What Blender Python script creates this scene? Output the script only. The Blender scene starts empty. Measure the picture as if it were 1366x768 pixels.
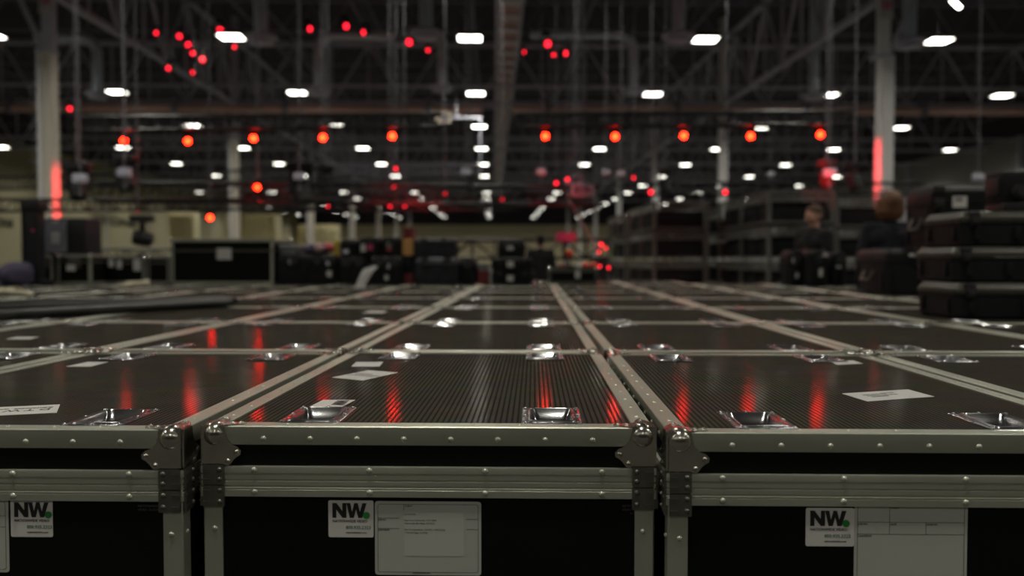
import bpy, bmesh, math, random
from mathutils import Vector, Matrix, Euler
random.seed(7)
C = bpy.context.scene.collection
R = math.radians
# ------------------------------------------------------------------ camera
F = 1150.0                      # focal length in pixels of a 1366 px wide frame
ZT = 0.90                       # height of the road case tops
CAM = Vector((0, 0, ZT + 0.2745))
YAW, PITCH = math.atan(29 / F), math.atan(39 / F)
cam_d = bpy.data.cameras.new('camera'); cam = bpy.data.objects.new('camera', cam_d); C.objects.link(cam)
cam.location = CAM; cam.rotation_euler = (math.pi / 2 - PITCH, 0, YAW)
cam_d.sensor_width = 36; cam_d.lens = F / 1366 * 36; cam_d.clip_end = 500; cam_d.clip_start = 0.05
cam_d.dof.use_dof = True; cam_d.dof.focus_distance = 1.62; cam_d.dof.aperture_fstop = 2.3
bpy.context.scene.camera = cam
ROT = Euler((math.pi / 2 - PITCH, 0, YAW)).to_matrix()
def at(px, py, Y):              # the point seen at pixel (px, py) at distance Y
    d = ROT @ Vector(((px - 683) / F, (384 - py) / F, -1)); return CAM + d * (Y / d.y)
def atz(px, py, z):
    d = ROT @ Vector(((px - 683) / F, (384 - py) / F, -1)); return CAM + d * ((z - CAM.z) / d.z)
PHI = YAW + math.atan(25 / F)   # the hall's own axis is turned a little from the case rows
def HP(u, v, z): return Vector((u * math.cos(PHI) - v * math.sin(PHI), u * math.sin(PHI) + v * math.cos(PHI), z))
def hall_at(px, py, v):         # the same, for the distance v along the hall axis
    d = ROT @ Vector(((px - 683) / F, (384 - py) / F, -1)); n = Vector((-math.sin(PHI), math.cos(PHI), 0))
    return CAM + d * (v / d.dot(n))
# ------------------------------------------------------------------ materials
def mat(name, col, rough=.5, metal=0., bump=0., bscale=60., var=0., vscale=8., spec=.5, coat=0.):
    m = bpy.data.materials.new(name); m.use_nodes = True; nt = m.node_tree; b = nt.nodes['Principled BSDF']
    b.inputs['Base Color'].default_value = (*col, 1); b.inputs['Roughness'].default_value = rough
    b.inputs['Metallic'].default_value = metal; b.inputs['Specular IOR Level'].default_value = spec
    b.inputs['Coat Weight'].default_value = coat
    tc = nt.nodes.new('ShaderNodeTexCoord')
    if var or bump:
        n = nt.nodes.new('ShaderNodeTexNoise'); n.inputs['Scale'].default_value = vscale; n.inputs['Detail'].default_value = 5
        nt.links.new(tc.outputs['Object'], n.inputs['Vector'])
        if var:
            mx = nt.nodes.new('ShaderNodeMix'); mx.data_type = 'RGBA'
            mx.inputs['A'].default_value = (*[c * (1 - var) for c in col], 1); mx.inputs['B'].default_value = (*[min(1, c * (1 + var)) for c in col], 1)
            nt.links.new(n.outputs['Fac'], mx.inputs['Factor']); nt.links.new(mx.outputs['Result'], b.inputs['Base Color'])
            mr = nt.nodes.new('ShaderNodeMapRange'); mr.inputs['To Min'].default_value = max(.03, rough * (1 - var * .8)); mr.inputs['To Max'].default_value = min(1, rough * (1 + var * .8))
            nt.links.new(n.outputs['Fac'], mr.inputs['Value']); nt.links.new(mr.outputs['Result'], b.inputs['Roughness'])
        if bump:
            n2 = nt.nodes.new('ShaderNodeTexNoise'); n2.inputs['Scale'].default_value = bscale
            nt.links.new(tc.outputs['Object'], n2.inputs['Vector'])
            bp = nt.nodes.new('ShaderNodeBump'); bp.inputs['Strength'].default_value = bump; bp.inputs['Distance'].default_value = .002
            nt.links.new(n2.outputs['Fac'], bp.inputs['Height']); nt.links.new(bp.outputs['Normal'], b.inputs['Normal'])
    return m
def emit(name, col, s):
    m = bpy.data.materials.new(name); m.use_nodes = True; nt = m.node_tree; b = nt.nodes['Principled BSDF']
    b.inputs['Base Color'].default_value = (.02, .02, .02, 1); b.inputs['Emission Color'].default_value = (*col, 1); b.inputs['Emission Strength'].default_value = s
    return m
M = {}
M['alu'] = mat('brushed_aluminium', (.49, .50, .425), .42, .75, var=.14, vscale=5, bump=.08, bscale=90)
M['alu_dull'] = mat('worn_aluminium', (.30, .30, .27), .5, .7, var=.2, vscale=9)
M['plate'] = mat('dark_zinc_plate', (.15, .145, .125), .4, .8, var=.2, vscale=30)
M['chrome'] = mat('polished_steel', (.62, .60, .56), .22, 1., var=.25, vscale=40)
M['cup'] = mat('pressed_steel', (.36, .36, .37), .22, 1., var=.2, vscale=30)
M['laminate'] = mat('black_laminate', (.0045, .0045, .0045), .5, 0, var=.2, spec=.12)
M['plastic'] = mat('black_moulded_plastic', (.013, .013, .015), .5, 0, var=.2, bump=.25, bscale=150, spec=.15)
M['plastic_blue'] = mat('blue_black_plastic', (.016, .018, .024), .5, 0, var=.2, spec=.35)
M['rubber'] = mat('black_rubber', (.012, .012, .012), .7, 0, var=.2)
M['tube'] = mat('matt_black_tube', (.010, .011, .010), .42, 0, var=.2)
M['sticker'] = mat('white_vinyl', (.66, .64, .62), .45, 0, var=.05)
M['placard'] = mat('grey_white_placard', (.47, .48, .44), .5, 0, var=.06, vscale=14)
M['note'] = mat('paper_note', (.52, .53, .49), .6, 0, var=.03)
M['paper'] = mat('white_paper', (.55, .54, .53), .6, 0, var=.1, vscale=25)
M['ink'] = mat('black_ink', (.010, .010, .010), .5)
M['ink_grey'] = mat('grey_ink', (.10, .10, .095), .5)
M['green'] = mat('green_ink', (.02, .22, .04), .5)
M['green_txt'] = mat('dark_green_ink', (.05, .16, .08), .5)
M['pink_ink'] = mat('pink_ink', (.7, .1, .3), .5)
M['steel_grey'] = mat('grey_painted_steel', (.60, .60, .72), .55, 0, var=.2, vscale=2)
M['steel_dark'] = mat('dark_painted_steel', (.24, .24, .30), .6, 0, var=.25, vscale=2)
M['black_metal'] = mat('black_metal', (.018, .018, .020), .45, .2, var=.2)
M['cable'] = mat('galvanised_cable', (.22, .22, .25), .5, .4)
M['column'] = mat('white_painted_steel', (.85, .84, .85), .5, 0, var=.08, vscale=1.5)
M['column_beige'] = mat('beige_painted_steel', (.78, .72, .62), .5, 0, var=.08, vscale=1.5)
M['pipe'] = mat('red_primer_pipe', (.75, .50, .44), .5, 0, var=.2, vscale=1)
M['duct'] = mat('galvanised_duct', (.66, .76, .92), .45, .25, var=.2, vscale=2)
M['wall_l'] = mat('olive_beige_wall', (.44, .405, .26), .8, 0, var=.1, vscale=.2)
M['wall_r'] = mat('grey_wall', (.36, .36, .34), .8, 0, var=.1, vscale=.2)
M['wall_b'] = mat('cream_wall', (.74, .67, .44), .8, 0, var=.1, vscale=.1)
M['ceil'] = mat('dark_roof_deck', (.06, .052, .066), .9, 0, var=.2, vscale=.5)
M['floor'] = mat('polished_concrete', (.10, .097, .088), .8, 0, var=.25, vscale=.4, spec=.08)
M['drape'] = mat('cream_drape', (.72, .66, .42), .8, 0, var=.1, vscale=1)
M['truss_grey'] = mat('grey_truss_tube', (.13, .13, .12), .5, .3, var=.25, vscale=6)
M['white'] = mat('white_fabric', (.62, .63, .66), .6, 0, var=.05)
M['cream'] = mat('cream_leather', (.50, .46, .33), .8, 0, var=.15, vscale=20)
M['purple'] = mat('purple_fabric', (.05, .04, .08), .9, 0, var=.2)
M['pinkred'] = mat('red_fabric', (.35, .05, .06), .8, 0, var=.2)
M['pinkpale'] = mat('pale_pink_fabric', (.50, .33, .31), .8, 0, var=.2)
M['yellow'] = mat('yellow_paint', (.55, .42, .02), .5)
M['orange'] = mat('orange_crate', (.62, .33, .11), .6, 0, var=.15)
M['maroon'] = mat('maroon_paint_and_red_light', (.16, .015, .02), .6)
M['magenta'] = mat('magenta_plastic', (.55, .05, .16), .5)
M['redplastic'] = mat('red_plastic', (.7, .05, .02), .4)
M['greytub'] = mat('grey_tub', (.20, .22, .22), .6)
M['skin'] = mat('skin', (.55, .30, .22), .55, 0, var=.08, vscale=20)
M['hair_red'] = mat('auburn_hair', (.13, .050, .020), .55, 0, var=.5, vscale=40, bump=.6, bscale=70)
M['hair_brown'] = mat('short_brown_hair', (.07, .04, .025), .8, 0, var=.3, vscale=60)
M['shirt'] = mat('black_cotton', (.005, .005, .006), .9)
M['shirt_navy'] = mat('navy_knit', (.010, .010, .018), .9)
M['jeans'] = mat('dark_denim', (.02, .022, .03), .9)
M['eye'] = mat('dark_eye', (.01, .01, .01), .3)
M['lamp'] = emit('lit_led_panel', (1.0, .98, .86), 13)
M['red_glow'] = emit('lit_red_lens', (1.0, .0045, .0008), 135)
M['red_soft'] = emit('deep_red_glow', (1.0, .012, .03), 5.0)  # also the glow of red beam spots that have no lens
M['white_dot'] = emit('lit_white_spot', (1, 1, 1), 6)
# ribbed lid panel
def lid_mat():
    m = bpy.data.materials.new('ribbed_black_panel'); m.use_nodes = True; nt = m.node_tree; b = nt.nodes['Principled BSDF']; L = nt.links.new
    tc = nt.nodes.new('ShaderNodeTexCoord'); w = nt.nodes.new('ShaderNodeTexWave'); w.wave_type = 'BANDS'; w.bands_direction = 'X'
    w.inputs['Scale'].default_value = 2 * math.pi / 20 / .0098; w.inputs['Distortion'].default_value = 0
    L(tc.outputs['Object'], w.inputs['Vector'])
    n = nt.nodes.new('ShaderNodeTexNoise'); n.inputs['Scale'].default_value = 9; n.inputs['Detail'].default_value = 6; L(tc.outputs['Object'], n.inputs['Vector'])
    mp = nt.nodes.new('ShaderNodeMapping'); mp.inputs['Scale'].default_value = (170, 45, 1); L(tc.outputs['Object'], mp.inputs['Vector'])
    n2 = nt.nodes.new('ShaderNodeTexNoise'); n2.inputs['Scale'].default_value = 1; n2.inputs['Detail'].default_value = 2; L(mp.outputs['Vector'], n2.inputs['Vector'])
    r = nt.nodes.new('ShaderNodeValToRGB'); r.color_ramp.elements[0].color = (.034, .030, .025, 1); r.color_ramp.elements[1].color = (.082, .074, .060, 1)
    r.color_ramp.elements[0].position = .12; r.color_ramp.elements[1].position = .6
    L(w.outputs['Fac'], r.inputs['Fac'])
    mx = nt.nodes.new('ShaderNodeMix'); mx.data_type = 'RGBA'; mx.blend_type = 'MULTIPLY'; mx.inputs['Factor'].default_value = .5
    L(r.outputs['Color'], mx.inputs['A']); L(n.outputs['Color'], mx.inputs['B']); 
    mr = nt.nodes.new('ShaderNodeMapRange'); mr.inputs['To Min'].default_value = .085; mr.inputs['To Max'].default_value = .11; L(n.outputs['Fac'], mr.inputs['Value']); 
    b1 = nt.nodes.new('ShaderNodeBump'); b1.inputs['Strength'].default_value = .06; b1.inputs['Distance'].default_value = .0006; L(w.outputs['Fac'], b1.inputs['Height'])
    b2 = nt.nodes.new('ShaderNodeBump'); b2.inputs['Strength'].default_value = .03; b2.inputs['Distance'].default_value = .0009; L(n2.outputs['Fac'], b2.inputs['Height'])
    L(b1.outputs['Normal'], b2.inputs['Normal'])
    # a matt film with a weak sheen: diffuse base under a low, fairly sharp gloss
    df = nt.nodes.new('ShaderNodeBsdfDiffuse'); gl = nt.nodes.new('ShaderNodeBsdfAnisotropic'); ms = nt.nodes.new('ShaderNodeMixShader')
    L(mx.outputs['Result'], df.inputs['Color']); L(mr.outputs['Result'], gl.inputs['Roughness']); gl.inputs['Color'].default_value = (.9, .86, .82, 1)
    L(b2.outputs['Normal'], gl.inputs['Normal']); L(b1.outputs['Normal'], df.inputs['Normal'])
    lw = nt.nodes.new('ShaderNodeFresnel'); lw.inputs['IOR'].default_value = 1.35; mf = nt.nodes.new('ShaderNodeMath'); mf.operation = 'MULTIPLY'; mf.inputs[1].default_value = .34
    wm = nt.nodes.new('ShaderNodeMapRange'); wm.inputs['To Min'].default_value = .08; wm.inputs['To Max'].default_value = 1.1; L(w.outputs['Fac'], wm.inputs['Value'])
    mg = nt.nodes.new('ShaderNodeMath'); mg.operation = 'MULTIPLY'
    L(lw.outputs['Fac'], mf.inputs[0]); L(mf.outputs[0], mg.inputs[0]); L(wm.outputs[0], mg.inputs[1]); L(mg.outputs[0], ms.inputs['Fac']); L(df.outputs[0], ms.inputs[1]); L(gl.outputs[0], ms.inputs[2])
    L(ms.outputs[0], nt.nodes['Material Output'].inputs['Surface']); nt.nodes.remove(b)
    return m
M['lid'] = lid_mat()
# ------------------------------------------------------------------ mesh helpers
class MB:
    def __init__(s): s.v = []; s.f = []
    def add(s, vs, fs):
        k = len(s.v); s.v += [tuple(p) for p in vs]; s.f += [tuple(i + k for i in f) for f in fs]; return s
    def box(s, x0, x1, y0, y1, z0, z1, bev=0., mtx=None):
        if bev:
            bm = bmesh.new(); bmesh.ops.create_cube(bm, size=1)
            for v in bm.verts: v.co = Vector(((x0 + x1) / 2 + v.co.x * (x1 - x0), (y0 + y1) / 2 + v.co.y * (y1 - y0), (z0 + z1) / 2 + v.co.z * (z1 - z0)))
            bmesh.ops.bevel(bm, geom=bm.edges[:], offset=bev, segments=2, affect='EDGES', profile=.6)
            vs = [v.co.copy() for v in bm.verts]; fs = [[v.index for v in f.verts] for f in bm.faces]; bm.free()
        else:
            vs = [Vector((x, y, z)) for z in (z0, z1) for y in (y0, y1) for x in (x0, x1)]
            fs = [(0, 2, 3, 1), (4, 5, 7, 6), (0, 1, 5, 4), (2, 6, 7, 3), (0, 4, 6, 2), (1, 3, 7, 5)]
        if mtx: vs = [mtx @ v for v in vs]
        return s.add(vs, fs)
    def loft(s, loops, capA=True, capB=True):
        n = len(loops[0]); vs = [p for l in loops for p in l]; fs = []
        for k in range(len(loops) - 1):
            for i in range(n): j = (i + 1) % n; fs.append((k * n + i, k * n + j, (k + 1) * n + j, (k + 1) * n + i))
        if capA: fs.append(tuple(reversed(range(n))))
        if capB: fs.append(tuple(range((len(loops) - 1) * n, len(loops) * n)))
        return s.add(vs, fs)
    def tube(s, p0, p1, r0, r1=None, n=8, caps=True):
        p0, p1 = Vector(p0), Vector(p1); d = (p1 - p0)
        if d.length < 1e-9: return s
        r1 = r0 if r1 is None else r1; q = d.to_track_quat('Z', 'Y')
        c = [Vector((math.cos(2 * math.pi * (i + .5) / n), math.sin(2 * math.pi * (i + .5) / n), 0)) for i in range(n)]
        return s.loft([[p0 + q @ (k * r0) for k in c], [p1 + q @ (k * r1) for k in c]], caps, caps)
    def path(s, pts, r, n=10):
        for a, b in zip(pts, pts[1:]): s.tube(a, b, r, n=n)
        for p in pts[1:-1]: s.ball(p, r, seg=n, rings=6)
        return s
    def ball(s, c, r, seg=14, rings=8, sc=(1, 1, 1), mtx=None):
        loops = []; c = Vector(c)
        for k in range(1, rings):
            t = math.pi * k / rings
            l = [Vector((math.cos(2 * math.pi * i / seg) * math.sin(t) * sc[0], math.sin(2 * math.pi * i / seg) * math.sin(t) * sc[1], -math.cos(t) * sc[2])) * r for i in range(seg)]
            if mtx: l = [mtx @ p for p in l]
            loops.append([c + p for p in l])
        return s.loft(loops)
    def dome(s, p, nrm, r, h=None, n=8):
        p = Vector(p); q = Vector(nrm).to_track_quat('Z', 'Y'); h = h or r * .55; loops = []
        for rr, zz in ((1, 0), (.8, .6), (.4, .95)):
            loops.append([p + q @ Vector((math.cos(2 * math.pi * i / n) * r * rr, math.sin(2 * math.pi * i / n) * r * rr, h * zz)) for i in range(n)])
        return s.loft(loops, False, True)
    def lathe(s, prof, n=20, c=(0, 0, 0)):   # prof: (r, z)
        c = Vector(c)
        return s.loft([[c + Vector((math.cos(2 * math.pi * i / n) * max(r, 1e-4), math.sin(2 * math.pi * i / n) * max(r, 1e-4), z)) for i in range(n)] for r, z in prof])
    def ring(s, a, b, prof):    # closed profile (outset, z) swept round the rectangle +-a, +-b
        m = len(prof); vs = []
        for sx, sy in ((-1, -1), (1, -1), (1, 1), (-1, 1)):
            for o, z in prof: vs.append(Vector((sx * (a + o), sy * (b + o), z)))
        fs = [(k * m + i, k * m + (i + 1) % m, ((k + 1) % 4) * m + (i + 1) % m, ((k + 1) % 4) * m + i) for k in range(4) for i in range(m)]
        return s.add(vs, fs)
    def plate(s, poly, fn, t):  # 2-D outline, fn(u, v, w) -> 3-D, thickness t
        n = len(poly); vs = [fn(u, v, 0) for u, v in poly] + [fn(u, v, t) for u, v in poly]
        return s.add(vs, [tuple(range(n))[::-1], tuple(range(n, 2 * n))] + [(i, (i + 1) % n, n + (i + 1) % n, n + i) for i in range(n)])
    def build(s, name, m, parent=None, loc=None, rotz=0, smooth=True, angle=35):
        me = bpy.data.meshes.new(name); me.from_pydata(s.v, [], s.f)
        bm = bmesh.new(); bm.from_mesh(me); bmesh.ops.recalc_face_normals(bm, faces=bm.faces[:]); bm.to_mesh(me); bm.free()
        me.materials.append(m)
        if smooth:
            me.polygons.foreach_set('use_smooth', [True] * len(me.polygons)); me.set_sharp_from_angle(angle=R(angle))
        me.update(); o = bpy.data.objects.new(name, me); C.objects.link(o)
        if parent: o.parent = parent
        if loc is not None: o.location = loc
        o.rotation_euler.z = rotz
        return o
def rr(w, h, r, n=4):           # rounded rectangle outline, centred
    out = []
    for cx, cy, a0 in ((w / 2 - r, h / 2 - r, 0), (-w / 2 + r, h / 2 - r, 90), (-w / 2 + r, -h / 2 + r, 180), (w / 2 - r, -h / 2 + r, 270)):
        for i in range(n + 1): a = R(a0 + 90 * i / n); out.append((cx + r * math.cos(a), cy + r * math.sin(a)))
    return out
def tag(o, label, cat, group=None, kind=None):
    o['label'] = label; o['category'] = cat
    if group: o['group'] = group
    if kind: o['kind'] = kind
    return o
def thing(name, label, cat, loc=(0, 0, 0), rotz=0, group=None):
    o = bpy.data.objects.new(name, None); o.empty_display_size = .1; C.objects.link(o); o.location = loc; o.rotation_euler.z = rotz
    return tag(o, label, cat, group)
def struct(o): o['kind'] = 'structure'; return o
KIDS = {}
def kids(o):
    return [c for c in bpy.data.objects if c.parent == o]
def capture(root): KIDS[root.name] = [(c, kids(c)) for c in kids(root)]
def dup(root, loc, rotz=0, label=None, group=None, skip=()):
    r = root.copy(); C.objects.link(r); r.location = loc; r.rotation_euler = (0, 0, rotz)
    if label: r['label'] = label
    if group: r['group'] = group
    for ch, sub in KIDS[root.name]:
        if ch.name.split('.')[0] in skip: continue
        c = ch.copy(); C.objects.link(c); c.parent = r
        for g in sub:
            d = g.copy(); C.objects.link(d); d.parent = c
    return r
def text(lines, m, name, parent, bold=0.):
    """lines: (string, size, x, y) in the local xy plane, joined into one mesh 0.2 mm thick"""
    vs, fs = [], []
    for s, size, x, y in lines:
        cu = bpy.data.curves.new('t', 'FONT'); cu.body = s; cu.size = size; cu.extrude = .0001; cu.offset = bold; cu.resolution_u = 2
        o = bpy.data.objects.new('t', cu); C.objects.link(o); dg = bpy.context.evaluated_depsgraph_get(); me = bpy.data.meshes.new_from_object(o.evaluated_get(dg))
        k = len(vs); vs += [(v.co.x + x, v.co.y + y, v.co.z) for v in me.vertices]; fs += [tuple(i + k for i in p.vertices) for p in me.polygons]
        bpy.data.objects.remove(o); bpy.data.curves.remove(cu); bpy.data.meshes.remove(me)
    b = MB(); b.v = vs; b.f = fs
    return b.build(name, m, parent, smooth=False)
def ordinal(n):
    return ['nearest', 'second', 'third', 'fourth', 'fifth', 'sixth', 'seventh', 'eighth', 'ninth', 'tenth', 'eleventh', 'twelfth', 'thirteenth', 'fourteenth', 'fifteenth', 'sixteenth', 'seventeenth', 'eighteenth', 'nineteenth', 'twentieth'][n]
# ================================================================== ROAD CASES
A_, B_ = .370, .569             # half width and half depth
def face_maps():
    """for each top corner: functions (u, v, w) -> point on the front/back face, side face and top; u inward, v down"""
    return
def make_case():
    root = thing('road_case', 'x', 'road case', group='road cases packed in a grid')
    H = ZT
    MB().box(-A_ + .003, A_ - .003, -B_ + .003, B_ - .003, .15, H - .09).build('body_panel', M['laminate'], root)
    # lid wall (open towards the top so the cups can sink in)
    MB().ring(A_, B_, [(-.003, H - .12), (-.003, H - .004), (-.012, H - .004), (-.012, H - .12)]).build('lid_panel', M['laminate'], root)
    # ribbed top with four cup openings
    cx, cy, hx, hy = .205, .462, .036, .058; a, b = A_ - .006, B_ - .006
    xs = [-a, -cx - hx, -cx + hx, cx - hx, cx + hx, a]; ys = [-b, -cy - hy, -cy + hy, cy - hy, cy + hy, b]
    p = MB(); vs = [Vector((x, y, z)) for z in (H - .0025, H - .009) for y in ys for x in xs]; fs = []
    for j in range(5):
        for i in range(5):
            if i in (1, 3) and j in (1, 3): continue
            q = j * 6 + i; fs += [(q, q + 1, q + 7, q + 6), (36 + q, 36 + q + 6, 36 + q + 7, 36 + q + 1)]
    for i in (1, 3):
        for j in (1, 3):
            q = j * 6 + i
            for e in ((q, q + 1), (q + 1, q + 7), (q + 7, q + 6), (q + 6, q)): fs.append((e[0], e[1], e[1] + 36, e[0] + 36))
    p.add(vs, fs); tp = p.build('ribbed_top', M['lid'], root, smooth=False)
    # top rim
    r = MB(); r.ring(A_, B_, [(-.033, H - .003), (-.033, H), (-.0015, H), (0, H - .0015), (0, H - .0295), (-.001, H - .031), (-.004, H - .031), (-.004, H - .003)])
    n = 8
    for k in range(n):
        x = -A_ + .10 + k * (2 * A_ - .2) / (n - 1)
        for s in (-1, 1):
            r.dome((x, s * B_, H - .021), (0, s, 0), .0052, .0036); r.dome((x + .035, s * (B_ - .022), H), (0, 0, 1), .0036, .0018)
    n = 11
    for k in range(n):
        y = -B_ + .10 + k * (2 * B_ - .2) / (n - 1)
        for s in (-1, 1):
            r.dome((s * A_, y, H - .021), (s, 0, 0), .0052, .0036); r.dome((s * (A_ - .017), y, H), (0, 0, 1), .0036, .0018)
    r.build('edge_trim', M['alu'], root)
    # tongue and groove extrusion
    z = H - .066
    pr = [(-.004, z), (.0025, z), (.0032, z - .002), (.0032, z - .011), (.0012, z - .0122), (.0012, z - .0135), (.0026, z - .0145), (.0026, z - .0215),
          (.0006, z - .0225), (.0006, z - .0238), (.0026, z - .0248), (.0026, z - .0315), (.0012, z - .0325), (.0012, z - .0345), (.0032, z - .0355), (.0032, z - .0375), (.0020, z - .0380), (.0032, z - .0390), (.0032, z - .050), (-.004, z - .0512)]
    hy_ = MB(); hy_.ring(A_, B_, pr)
    for k in range(4):
        x = -.285 + k * .19
        for s in (-1, 1):
            for dz in (.0065, .0425): hy_.dome((x, s * (B_ + .0032), z - dz), (0, s, 0), .0055, .0036)
            hy_.box(x - .0004, x + .0004, s * (B_ + .0027) - .0003, s * (B_ + .0027) + .0003, z - .036, z - .014)
    for k in range(6):
        y = -.475 + k * .19
        for s in (-1, 1):
            for dz in (.0065, .0425): hy_.dome((s * (A_ + .0032), y, z - dz), (s, 0, 0), .0055, .0036)
    hy_.build('locking_trim', M['alu_front'], root)
    # corner posts
    for sx, sy in ((-1, -1), (1, -1), (1, 1), (-1, 1)):
        def W(o1, o2, zz): return Vector((sx * (A_ + o1), sy * (B_ + o2), zz))
        c = MB(); pf = [(-.031, -.003), (-.031, .0005), (-.0016, .0012), (-.0003, -.0002), (.0008, -.0016), (.0005, -.031), (-.003, -.031), (-.003, -.003)]
        c.loft([[W(x, y, .17) for x, y in pf], [W(x, y, H - .117) for x, y in pf]])
        for q in range(4):
            zz = H - .170 - q * .15
            c.dome(W(-.018, .0006, zz), (0, sy, 0), .0050, .0034); c.dome(W(.0006, -.018, zz), (sx, 0, 0), .0050, .0034)
        c.build('corner_post', M['alu_front'], root)
        # ball corner: ball + three flared plates
        bc = MB(); bc.ball(W(-.0185, -.010, H - .0150), .0212, seg=28, rings=18)
        poly = [(0, .0), (.036, .0), (.037, .010), (.041, .022), (.049, .031), (.058, .034), (.064, .040), (.063, .047), (.056, .051), (.051, .056), (.046, .063), (.040, .065), (.034, .062), (.0, .062)]
        fr = lambda u, v, w: W(-u, w + .0004, H - v)
        sd = lambda u, v, w: W(w + .0004, -u, H - v)
        tpf = lambda u, v, w: W(-u, -v, H + w)
        bc.plate(poly, fr, .0035); bc.plate(poly, sd, .0035)
        bc.plate([(0, 0), (.040, 0), (.052, .006), (.064, .012), (.066, .020), (.058, .025), (.046, .026), (.036, .030), (.030, .036), (.026, .046), (.025, .058), (.020, .066), (.012, .064), (.006, .052), (0, .040)], tpf, .0018)
        for u, v in ((.0565, .0425), (.042, .0575)):
            bc.dome(fr(u, v, .0035), (0, sy, 0), .0046, .0035); bc.dome(sd(u, v, .0035), (sx, 0, 0), .0046, .0035)
        for u, v in ((.058, .018), (.017, .058), (.044, .014)): bc.dome(tpf(u, v, .0018), (0, 0, 1), .0042, .003)
        bc.build('ball_corner', M['ball'], root, angle=40)
        # hinge-like clamp plates below the ball on both faces
        cb = MB()
        for mp, nn in ((fr, (0, sy, 0)), (sd, (sx, 0, 0))):
            for v0, v1 in ((.0635, .0955), (.0975, .1330)):
                pl = [(.0012, v0), (.0345, v0), (.036, v0 + .0015), (.036, v1 - .0015), (.0345, v1), (.0012, v1)]
                cb.plate(pl, mp, .0062)
                for vv in (v0 + .0075, v1 - .009):
                    cb.dome(mp(.0285, vv, .0062), nn, .0046, .0034)
                    cb.plate([(.001, vv - .0009), (.014, vv - .0009), (.014, vv + .0009), (.001, vv + .0009)], mp, .0078)
        cb.build('corner_clamp', M['plate'], root)
    # stacking cups
    for sx in (-1, 1):
        for sy in (-1, 1):
            c = MB(); L = lambda w, h, rad, zz: [Vector((x, y, zz)) for x, y in rr(w, h, rad)]
            c.loft([L(.104, .158, .006, -.0025), L(.104, .158, .006, -.0003), L(.100, .154, .006, .0004), L(.082, .130, .010, .0004), L(.080, .127, .010, .0026), L(.074, .120, .010, .0030), L(.071, .117, .010, .0012),
                    L(.067, .112, .010, -.004), L(.058, .086, .012, -.0155), L(.052, .074, .012, -.0185), L(.03, .05, .010, -.0195)], False, True)
            for x in (-.046, .046):
                for y in (-.068, 0, .068): c.dome((x, y, .0003), (0, 0, 1), .0042, .0032)
            for y in (-.071, .071): c.dome((0, y, .0003), (0, 0, 1), .0042, .0032)
            c.build('stacking_cup', M['cup'], root, loc=(sx * cx, sy * cy, H))
    # underside
    MB().ring(A_, B_, [(-.03, .15), (.0, .15), (.0, .18), (-.004, .18), (-.03, .153)]).build('base_trim', M['alu_front'], root)
    for sx in (-1, 1):
        for sy in (-1, 1):
            MB().lathe([(.0, 0), (.040, .001), (.046, .006), (.046, .026), (.040, .031), (0, .032)], 16).build('caster_wheel', M['rubber'], root)
            w = kids_last()
            w.rotation_euler = (0, R(90), 0); w.location = (sx * .26 - .016, sy * .45, .0465)
            MB().box(sx * .26 - .03, sx * .26 + .03, sy * .45 - .05, sy * .45 + .05, .11, .152).build('caster_bracket', M['plate'], root)
    return root
def kids_last(): return C.objects[-1]
M['alu_front'] = M['alu']; M['ball'] = M['ball_m'] = mat('dull_steel_corner', (.46, .44, .39), .24, 1., var=.25, vscale=35)
case0 = make_case(); capture(case0)
PW, PD = .758, 1.162
X0, Y0 = -.174, 1.397 + B_      # centre of the centre column's nearest case
COLN = {0: 'centre column', -1: 'first column left of centre', 1: 'first column right of centre', -2: 'second column left of centre', 2: 'second column right of centre', -3: 'third column left of centre', 3: 'third column right of centre',
        -4: 'fourth column left of centre', 4: 'fourth column right of centre', -5: 'fifth column left of centre', 5: 'fifth column right of centre', -6: 'outermost column on the left'}
ROWN = ['front', 'second', 'third', 'fourth', 'fifth', 'sixth', 'seventh', 'eighth']
cases = {}; used = False
inv = ROT.transposed()
def pix(p):
    q = inv @ (Vector(p) - CAM)
    return (683 + F * q.x / -q.z, 384 - F * q.y / -q.z) if q.z < -.05 else None
jit = random.Random(3)
for r_ in range(8):
    for c_ in range(-6, 6):
        cx = X0 + c_ * PW; cy = Y0 + r_ * PD
        if c_ != 0: cy -= .034 if r_ == 0 else .0
        if c_ == -1: cx -= .004
        pts = [pix((cx + sx * A_, cy + sy * B_, ZT)) for sx in (-1, 0, 1) for sy in (-1, 0, 1)]
        if not any(p and -5 < p[0] < 1371 and p[1] < 775 for p in pts): continue
        if c_ >= 5 and r_ >= 6: continue
        if c_ >= 3 and r_ >= 7: continue
        j = (jit.uniform(-.002, .002), jit.uniform(-.003, .003), jit.uniform(-.05, .05))
        if r_ == 0: j = (0, 0, 0)
        loc = (cx + j[0], cy + j[1], 0)
        lab = f'silver-edged black road case with ribbed lid, {ROWN[r_]} row, {COLN[c_]}'
        if not used: o = case0; o.location = loc; o.rotation_euler.z = R(j[2]); o['label'] = lab; used = True
        else: o = dup(case0, loc, R(j[2]), lab)
        cases[(r_, c_)] = o
cases[(0, 0)]['label'] = 'silver-edged black road case in the centre of the front row, with a filled-in placard'
cases[(0, -1)]['label'] = 'silver-edged black road case at the left of the front row'
cases[(0, 1)]['label'] = 'silver-edged black road case at the right of the front row, with a blank placard'
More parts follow.
